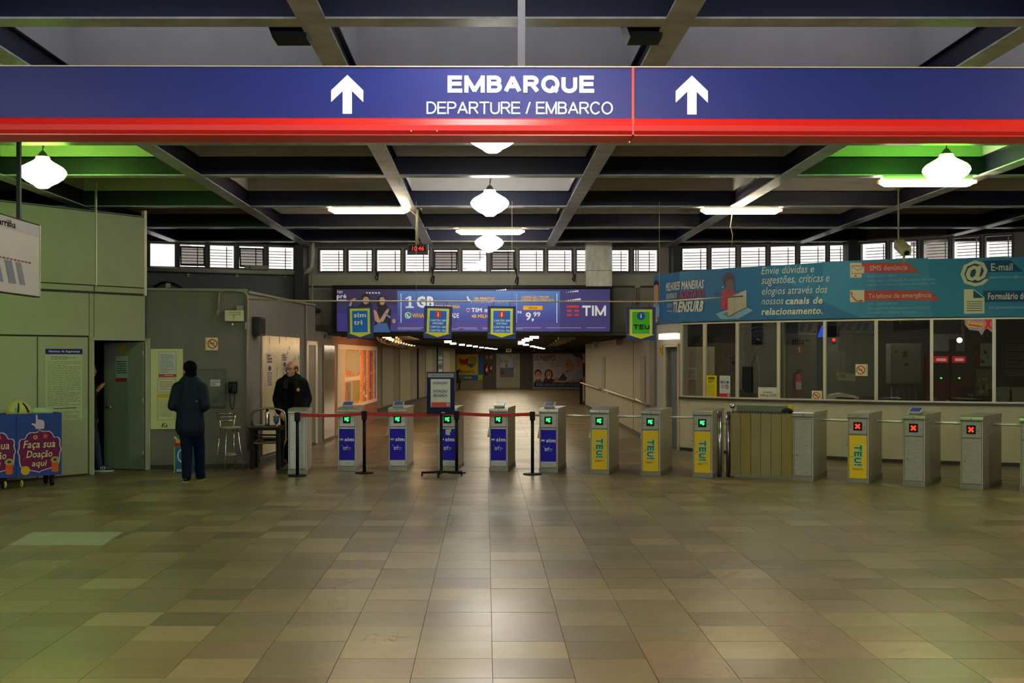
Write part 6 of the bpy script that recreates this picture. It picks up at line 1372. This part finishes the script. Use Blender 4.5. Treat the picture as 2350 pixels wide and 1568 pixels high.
E2(1325, 822, 12, 14, '6a3028', -.006); E2(1327, 831, 9, 12, 'c08a70', -.007); G2([(1305, 878), (1312, 868), (1325, 850), (1348, 840), (1348, 878)], '8f9fc0', -.0075); E2(1308, 838, 11, 16, 'c08a70', -.0085); G2([(1297, 832), (1298, 822), (1304, 815), (1313, 813), (1321, 819), (1323, 832), (1320, 844), (1317, 836), (1314, 828), (1304, 824), (1299, 827)], 'b3aeb0', -.0095); G2([(1299, 836), (1305, 834), (1305, 836), (1299, 838)], '6a4a40', -.0095); G2([(1298, 851), (1306, 850), (1304, 854), (1299, 854)], '8a5048', -.0095); G2([(1298, 878), (1306, 872), (1336, 868), (1348, 868), (1348, 878)], 'b57a60', -.0105); G2([(1336, 835), (1348, 830), (1348, 862), (1338, 866)], '8a2430', -.0105)
G2([(1281, 870), (1288, 862), (1293, 855), (1296, 862), (1302, 868), (1298, 874), (1283, 874)], '4a4a5a', -.0055)
m.build('print', r); m = MB(); m.text('NEPO', X(1240), Z(828.5), X(1274), Z(815), -.006, ink('3a3436'), bold=-.01)
for c in (1229.5, 1234.5): m.ring(X(c), Z(822), X(2.4)-X(0), .02, -.006, ink('3a3436'), 16, Z(0)-Z(6))
lines(m, X(1230), Z(847), X(1243), Z(832), 4, -.006, ink('7a6c72'), .2); lines(m, X(1265), Z(842), X(1296), Z(832), 3, -.006, ink('7a6c72'), .2); lines(m, X(1235), Z(887), X(1340), Z(880), 2, -.006, ink('8a90a8'), .4); m.rect(X(1231), Z(886), X(1233.5), Z(880), -.006, ink('6a8ac0')); m.build('lettering', r)
p = WP(1053.5, 879, 62.5); r = thing('green_bin', 'green litter bin hanging on a post in front of the yellow poster', 'bin', (p.x, p.y, p.z)); k = 62.5/F
MB().lathe([(5.2*k, 0), (5.6*k, 20*k), (5.8*k, 25*k)], (0, 0, 0), mat('bin_green', '2c4a1c', .5), 14).build('body', r); MB().lathe([(6.4*k, 25*k), (6*k, 28*k), (2*k, 31*k)], (0, 0, 0), mat('bin_lid', '2a3018', .5), 14).build('lid', r); MB().tube([(0, .2, -p.z), (0, .2, 26*k)], .04, DARK, 6).build('post', r); MB().rect(0, 20*k, 3*k, 22*k, -5.7*k, WHITE).build('label_plate', r)
# ---------------------------------------------------------------- people
def solid(name, mb, parent, m, voxel, smooth=6):
    """one continuous skin grown over overlapping tapered limbs"""
    o = mb.build('tmp_'+name); q = o.modifiers.new('r', 'REMESH'); q.mode = 'VOXEL'; q.voxel_size = voxel
    q = o.modifiers.new('s', 'SMOOTH'); q.factor = .5; q.iterations = smooth
    dg = bpy.context.evaluated_depsgraph_get(); me = bpy.data.meshes.new_from_object(o.evaluated_get(dg))
    me.materials.clear(); me.materials.append(m); me.name = name
    me.polygons.foreach_set('use_smooth', [True]*len(me.polygons))
    old = o.data; bpy.data.objects.remove(o); bpy.data.meshes.remove(old)
    c = bpy.data.objects.new(name, me); COL.objects.link(c); c.parent = parent; return c
X0 = mat('limb', '888888')
def limb(mb, pts, rs, sq=(1, 1)):
    pts = [Vector(p) for p in pts]
    for i in range(len(pts)-1):
        n = 5
        for j in range(n+1):
            t = j/n; p = pts[i].lerp(pts[i+1], t); r = rs[i]+(rs[i+1]-rs[i])*t; mb.ell(p, (r*sq[0], r*sq[1], r), X0, 10, 7)
        mb.tube([pts[i], pts[i+1]], rs[i], X0, 10, r2=rs[i+1]) if sq == (1, 1) else None
def hand(mb, wrist, fwd, side, palm, curl=.6):
    """palm, four unequal bent fingers and a thumb leaving the side of the palm"""
    w, f, s, n = Vector(wrist), Vector(fwd).normalized(), Vector(side).normalized(), Vector(palm).normalized()
    limb(mb, [w, w+f*.045, w+f*.085], [.026, .03, .026]); limb(mb, [w+f*.03-s*.022, w+f*.08-s*.026], [.02, .019]); limb(mb, [w+f*.03+s*.022, w+f*.08+s*.024], [.02, .018])
    for k, L in enumerate((.072, .08, .075, .058)):
        b = w+f*(.088-.004*abs(k-1.3))+s*(-.033+.022*k); p = [b]; a = 0
        for sgm, fr in enumerate((.45, .32, .23)):
            a += curl*(.5, .9, .8)[sgm]; p.append(p[-1]+(f*math.cos(a)+n*math.sin(a))*L*fr)
        limb(mb, p, [.0095, .009, .0085, .0075])
    t0 = w+f*.03-s*.03; t1 = t0+(-s*.7+f*.6+n*.35)*.035; t2 = t1+(f*.85-s*.2+n*.5)*.03; limb(mb, [t0, t1, t2, t2+(f*.8+n*.6)*.02], [.014, .012, .0105, .009])
SKIN = mat('skin', 'b98466', .5, var=.05, scale=12); SKIN2 = mat('skin_tan', 'b07a54', .5)
HAIR = mat('hair_black', '08070a', .85, spec=.08); HAIRG = mat('hair_dark_grey', '2a2622', .6); EYEW = mat('eye_white', 'd8d2c8', .3)
def R3(p, yaw): c, s = math.cos(yaw), math.sin(yaw); return Vector((p[0]*c-p[1]*s, p[0]*s+p[1]*c, p[2]))
def head(mb, c, yaw, s=1.0):
    """skull, jaw, nose, ears, brow; faces -y before the turn"""
    M = Matrix.Rotation(yaw, 3, 'Z'); C = Vector(c); P = lambda x, y, z: C+M @ Vector((x, y, z))*s
    mb.ell(P(0, .012, .03), (.078*s, .098*s, .098*s), X0, 16, 11, M); mb.ell(P(0, -.022, -.045), (.062*s, .072*s, .075*s), X0, 14, 9, M); mb.ell(P(0, -.06, -.088), (.034*s, .03*s, .026*s), X0, 10, 7, M)
    mb.ell(P(0, -.094, -.02), (.013*s, .02*s, .028*s), X0, 8, 6, M); mb.ell(P(0, -.104, -.034), (.018*s, .016*s, .013*s), X0, 8, 6, M); mb.ell(P(0, -.074, .028), (.055*s, .018*s, .016*s), X0, 10, 6, M)
    for q in (-1, 1): mb.ell(P(q*.08, .012, -.012), (.012*s, .024*s, .034*s), X0, 8, 6, M); mb.ell(P(q*.045, -.058, -.03), (.026*s, .026*s, .026*s), X0, 8, 6, M)
    mb.ell(P(0, -.088, -.062), (.024*s, .012*s, .009*s), X0, 8, 5, M)
    return P, M
def face(root, P, M, s=1.0, brow=HAIRG):
    for q in (-1, 1):
        e = MB(); e.ell(P(q*.032, -.077, .002), (.015*s, .01*s, .009*s), EYEW, 8, 6, M); e.ell(P(q*.032, -.086, .002), (.007*s, .004*s, .007*s), BLACK, 8, 5, M); e.build('eye', root)
        b = MB(); b.tube([P(q*.016, -.09, .027), P(q*.034, -.092, .032), P(q*.052, -.082, .026)], .004*s, brow, 5); b.build('eyebrow', root)
    m = MB(); m.ell(P(0, -.097, -.064), (.022*s, .006*s, .005*s), mat('lips', '8f5548', .5), 8, 5, M); m.build('mouth', root)

# --- guard, facing the hall with his head turned towards the panel wall
YG = 18.98; p = WP(670, 1066, YG)
G = thing('person', 'balding man with glasses in open black jacket standing behind the grey cabinet', 'person', (p.x, p.y, 0), math.radians(4))
b = MB(); P, M = head(b, (-.005, -.02, 1.595), math.radians(-28), 1.1)
limb(b, [(0, .01, 1.54), (0, .015, 1.4)], [.058, .064]); limb(b, [(0, .01, 1.38), (0, .0, 1.15), (0, .0, .95)], [.13, .14, .14], (1.25, .8))
for q in (-1, 1):
    limb(b, [(0, .01, 1.4), (q*.17, .02, 1.38)], [.07, .07]); limb(b, [(q*.19, .02, 1.37), (q*.235, .05, 1.1), (q*.17, -.08, .88)], [.055, .045, .032])
    hand(b, (q*.165, -.09, .865), (-q*.4, -.5, -.75), (-q, .0, .2), (-q*.3, .6, -.3), .5)
    limb(b, [(q*.09, .0, .95), (q*.11, -.01, .5), (q*.115, .02, .1)], [.09, .06, .045]); limb(b, [(q*.115, .03, .06), (q*.13, -.13, .035)], [.045, .035])
solid('body', b, G, SKIN, .0085, 5); face(G, P, M)
j = MB(); limb(j, [(0, .03, 1.4), (0, .02, 1.2), (0, .02, 1.0), (0, .02, .84)], [.15, .175, .18, .175], (1.3, .85))
for q in (-1, 1):
    limb(j, [(0, .02, 1.41), (q*.17, .025, 1.375)], [.085, .085]); limb(j, [(q*.185, .03, 1.36), (q*.255, .06, 1.1), (q*.2, -.06, .9)], [.088, .082, .066])
solid('jacket', j, G, mat('jacket_black', '08080b', .7, var=.2, scale=5, spec=.12), .014, 7)
m = MB(); m.ell((-.01, -.128, 1.18), (.06, .022, .2), mat('polo_black', '060608', .9, spec=.05), 12, 9); m.build('shirt', G)
c = MB()
for q in (-1, 1): c.add([(q*.05, -.085, 1.46), (q*.12, -.1, 1.44), (q*.14, -.155, 1.3), (q*.06, -.165, 1.26), (q*.05, -.1, 1.45), (q*.09, .03, 1.49)], [(0, 1, 2, 3), (0, 5, 1)], mat('jacket_collar', '101014', .7, spec=.15))
c.tube([(-.06, .05, 1.47), (0, .075, 1.49), (.06, .05, 1.47)], .03, mat('jacket_collar', '101014', .7, spec=.15), 8); c.build('collar', G)
m = MB(); m.box(.095, .14, -.158, -.15, 1.235, 1.285, ink('b59a0c')); m.build('yellow_badge', G)
m = MB()
for z in (1.3, 1.12): m.ell((-.075, -.162, z), .008, CHROME, 6, 5)
m.build('snap_button', G)
t = MB()
for q in (-1, 1): limb(t, [(q*.085, .01, .95), (q*.105, .0, .52), (q*.115, .03, .07)], [.12, .085, .068])
solid('trousers', t, G, mat('trousers_black', '070709', .8, spec=.1), .014, 6)
for q in (-1, 1):
    s_ = MB(); s_.ell((q*.125, -.05, .045), (.05, .14, .045), BLACK, 12, 7); s_.box(q*.125-.045, q*.125+.045, -.18, .07, 0, .02, BLACK); s_.build('shoe', G)
h = MB(); h.ell(P(0, .045, .01), (.09, .092, .085), HAIRG, 14, 9, M)
for q in (-1, 1): h.ell(P(q*.072, .02, .02), (.018, .05, .044), HAIRG, 8, 6, M)
h.build('hair', G)
m = MB()
for q in (-1, 1): m.tube([P(q*.034+.022*math.cos(2*PI*i/14), -.098, .002+.017*math.sin(2*PI*i/14)) for i in range(14)], .0026, BLACK, 5, closed=True); m.tube([P(q*.056, -.096, .006), P(q*.083, -.02, .006), P(q*.085, .02, -.004)], .0025, BLACK, 5)
m.tube([P(-.012, -.1, .004), P(.012, -.1, .004)], .0025, BLACK, 5); m.build('glasses', G)

# --- man walking away, back to the camera
YM = 16.38; p = WP(436, 1103, YM)
B = thing('person', 'man in dark navy jacket and jeans walking away, back turned', 'person', (p.x, p.y, 0), math.radians(180))
b = MB(); P, M = head(b, (.015, -.03, 1.6), math.radians(38), 1.1)
limb(b, [(0.01, -.01, 1.53), (0, .0, 1.4)], [.06, .066]); limb(b, [(0, .0, 1.38), (0, .0, 1.15), (0, 0, .92)], [.13, .135, .135], (1.25, .8))
for q in (-1, 1):
    limb(b, [(0, 0, 1.4), (q*.17, 0, 1.37)], [.07, .065]); el_ = (q*.245, .06, 1.12); limb(b, [(q*.185, 0, 1.36), el_, (q*.13, -.2, 1.06)], [.055, .045, .032])
    hand(b, (q*.12, -.215, 1.06), (-q*.7, -.6, .1), (0, 0, q), (-q*.2, .5, -.1), .8)
lg = {-1: ((-.085, 0, .92), (-.1, -.13, .5), (-.1, -.2, .1)), 1: ((.085, 0, .92), (.045, -.0, .5), (.03, .06, .12))}
for q in (-1, 1):
    limb(b, lg[q], [.09, .06, .045]); a = Vector(lg[q][2]); limb(b, [a+Vector((0, .02, -.05)), a+Vector((q*.015, -.15, -.065))], [.042, .033])
solid('body', b, B, SKIN2, .0085, 5); face(B, P, M, brow=HAIR)
j = MB(); limb(j, [(0, .0, 1.4), (0, .0, 1.2), (0, .0, 1.0), (0, .0, .79)], [.15, .165, .165, .185], (1.2, .85))
for q in (-1, 1):
    limb(j, [(0, 0, 1.41), (q*.165, .01, 1.36)], [.085, .088]); limb(j, [(q*.18, .0, 1.35), (q*.232, .06, 1.1), (q*.15, -.17, 1.05)], [.088, .078, .058])
limb(j, [(0, .0, 1.42), (0.005, -.015, 1.515)], [.115, .1], (1, .9))
solid('jacket', j, B, mat('jacket_navy', '141c30', .65, var=.25, scale=5, spec=.18), .014, 6)
m = MB(); m.box(-.14, -.115, .11, .135, 1.16, 1.175, ink('6a7f90')); m.build('reflective_tab', B)
t = MB()
for q in (-1, 1): k_ = [Vector(v) for v in lg[q]]; limb(t, [k_[0]+Vector((0, 0, .02)), k_[1], k_[2]+Vector((0, .01, -.03))], [.115, .085, .07])
limb(t, [(-.06, 0, .9), (.06, 0, .9)], [.12, .12]); solid('trousers', t, B, mat('jeans_navy', '10172c', .8, var=.15, scale=8, spec=.1), .013, 5)
for q in (-1, 1):
    a = Vector(lg[q][2]); z = a.z-.1 if q < 0 else .0; s_ = MB(); s_.ell((a.x+q*.01, a.y-.06, z+.045), (.05, .14, .045), mat('shoe_black', '101012', .5), 12, 7); s_.box(a.x+q*.01-.045, a.x+q*.01+.045, a.y-.19, a.y+.075, z, z+.018, mat('sole_lime', '7a8438', .6)); s_.build('shoe', B)
h = MB(); h.ell(P(0, .022, .04), (.098, .11, .11), HAIR, 16, 10, M); h.ell(P(0, .05, -.03), (.085, .076, .085), HAIR, 12, 8, M); h.ell(P(0, -.055, .085), (.066, .05, .038), HAIR, 10, 6, M); h.build('hair', B)

# --- somebody half hidden inside the staff doorway
p = WP(203, 1083, 17.95)
C_ = thing('person', 'person in dark clothes and blue trainers half hidden behind the staff doorway', 'person', (p.x, p.y, 0), math.radians(90))
b = MB(); P, M = head(b, (0, -.02, 1.6), 0)
limb(b, [(0, .01, 1.54), (0, .015, 1.4)], [.056, .06]); limb(b, [(0, .01, 1.38), (0, 0, 1.15), (0, 0, .95)], [.12, .125, .13], (1.2, .8))
for q in (-1, 1):
    limb(b, [(0, .01, 1.4), (q*.16, .02, 1.37)], [.065, .06])
    arm = [(q*.175, .02, 1.36), (q*.2, -.06, 1.1), (q*.16, -.19, 1.27)] if q < 0 else [(q*.175, .02, 1.36), (q*.22, .05, 1.1), (q*.2, -.02, .88)]
    limb(b, arm, [.052, .043, .031]); d_ = (Vector(arm[2])-Vector(arm[1])).normalized(); hand(b, Vector(arm[2])+d_*.015, d_, (0, -1, 0) if q < 0 else (0, -1, 0), (-q, 0, 0), .5)
    fy = -.2 if q < 0 else .02
    limb(b, [(q*.085, 0, .95), (q*.1, fy*.5-.03, .5), (q*.1, fy, .1)], [.09, .06, .045]); limb(b, [(q*.1, fy+.01, .06), (q*.11, fy-.15, .035)], [.043, .034])
solid('body', b, C_, SKIN2, .0095, 5); face(C_, P, M, brow=HAIR)
j = MB(); limb(j, [(0, .02, 1.39), (0, .01, 1.2), (0, .01, .9)], [.14, .155, .155], (1.2, .85))
for q in (-1, 1):
    limb(j, [(0, .02, 1.4), (q*.16, .02, 1.36)], [.08, .08]); limb(j, [(q*.175, .02, 1.35), (q*.2, -.06, 1.1), (q*.165, -.17, 1.24)] if q < 0 else [(q*.175, .02, 1.35), (q*.22, .05, 1.1), (q*.2, -.01, .93)], [.08, .07, .05])
solid('jacket', j, C_, mat('jacket_dark_blue', '161a26', .6), .015, 6)
t = MB()
for q in (-1, 1): fy = -.2 if q < 0 else .02; limb(t, [(q*.08, .0, .95), (q*.1, fy*.5-.03, .5), (q*.1, fy, .09)], [.115, .08, .062])
solid('trousers', t, C_, mat('jeans_blue', '1c2644', .75), .015, 5)
for q in (-1, 1):
    fy = -.22 if q < 0 else 0; s_ = MB(); s_.ell((q*.11, -.06, .05), (.048, .145, .05), mat('trainer_blue', '2c3458', .6), 12, 7); s_.box(q*.11-.045, q*.11+.045, -.2, .08, 0, .022, WHITE)
    for i in range(3): s_.tube([(q*.11-.047, -.02-.03*i, .03), (q*.11-.04, -.03-.03*i, .075), (q*.11+.04, -.03-.03*i, .075), (q*.11+.047, -.02-.03*i, .03)], .006, WHITE, 5)
    s_.build('trainer', C_, loc=(0, fy, 0))
h = MB(); h.ell(P(0, .02, .04), (.087, .1, .1), HAIR, 14, 9, M); h.build('hair', C_)
for o in list(bpy.data.materials):
    if o.users == 0: bpy.data.materials.remove(o)
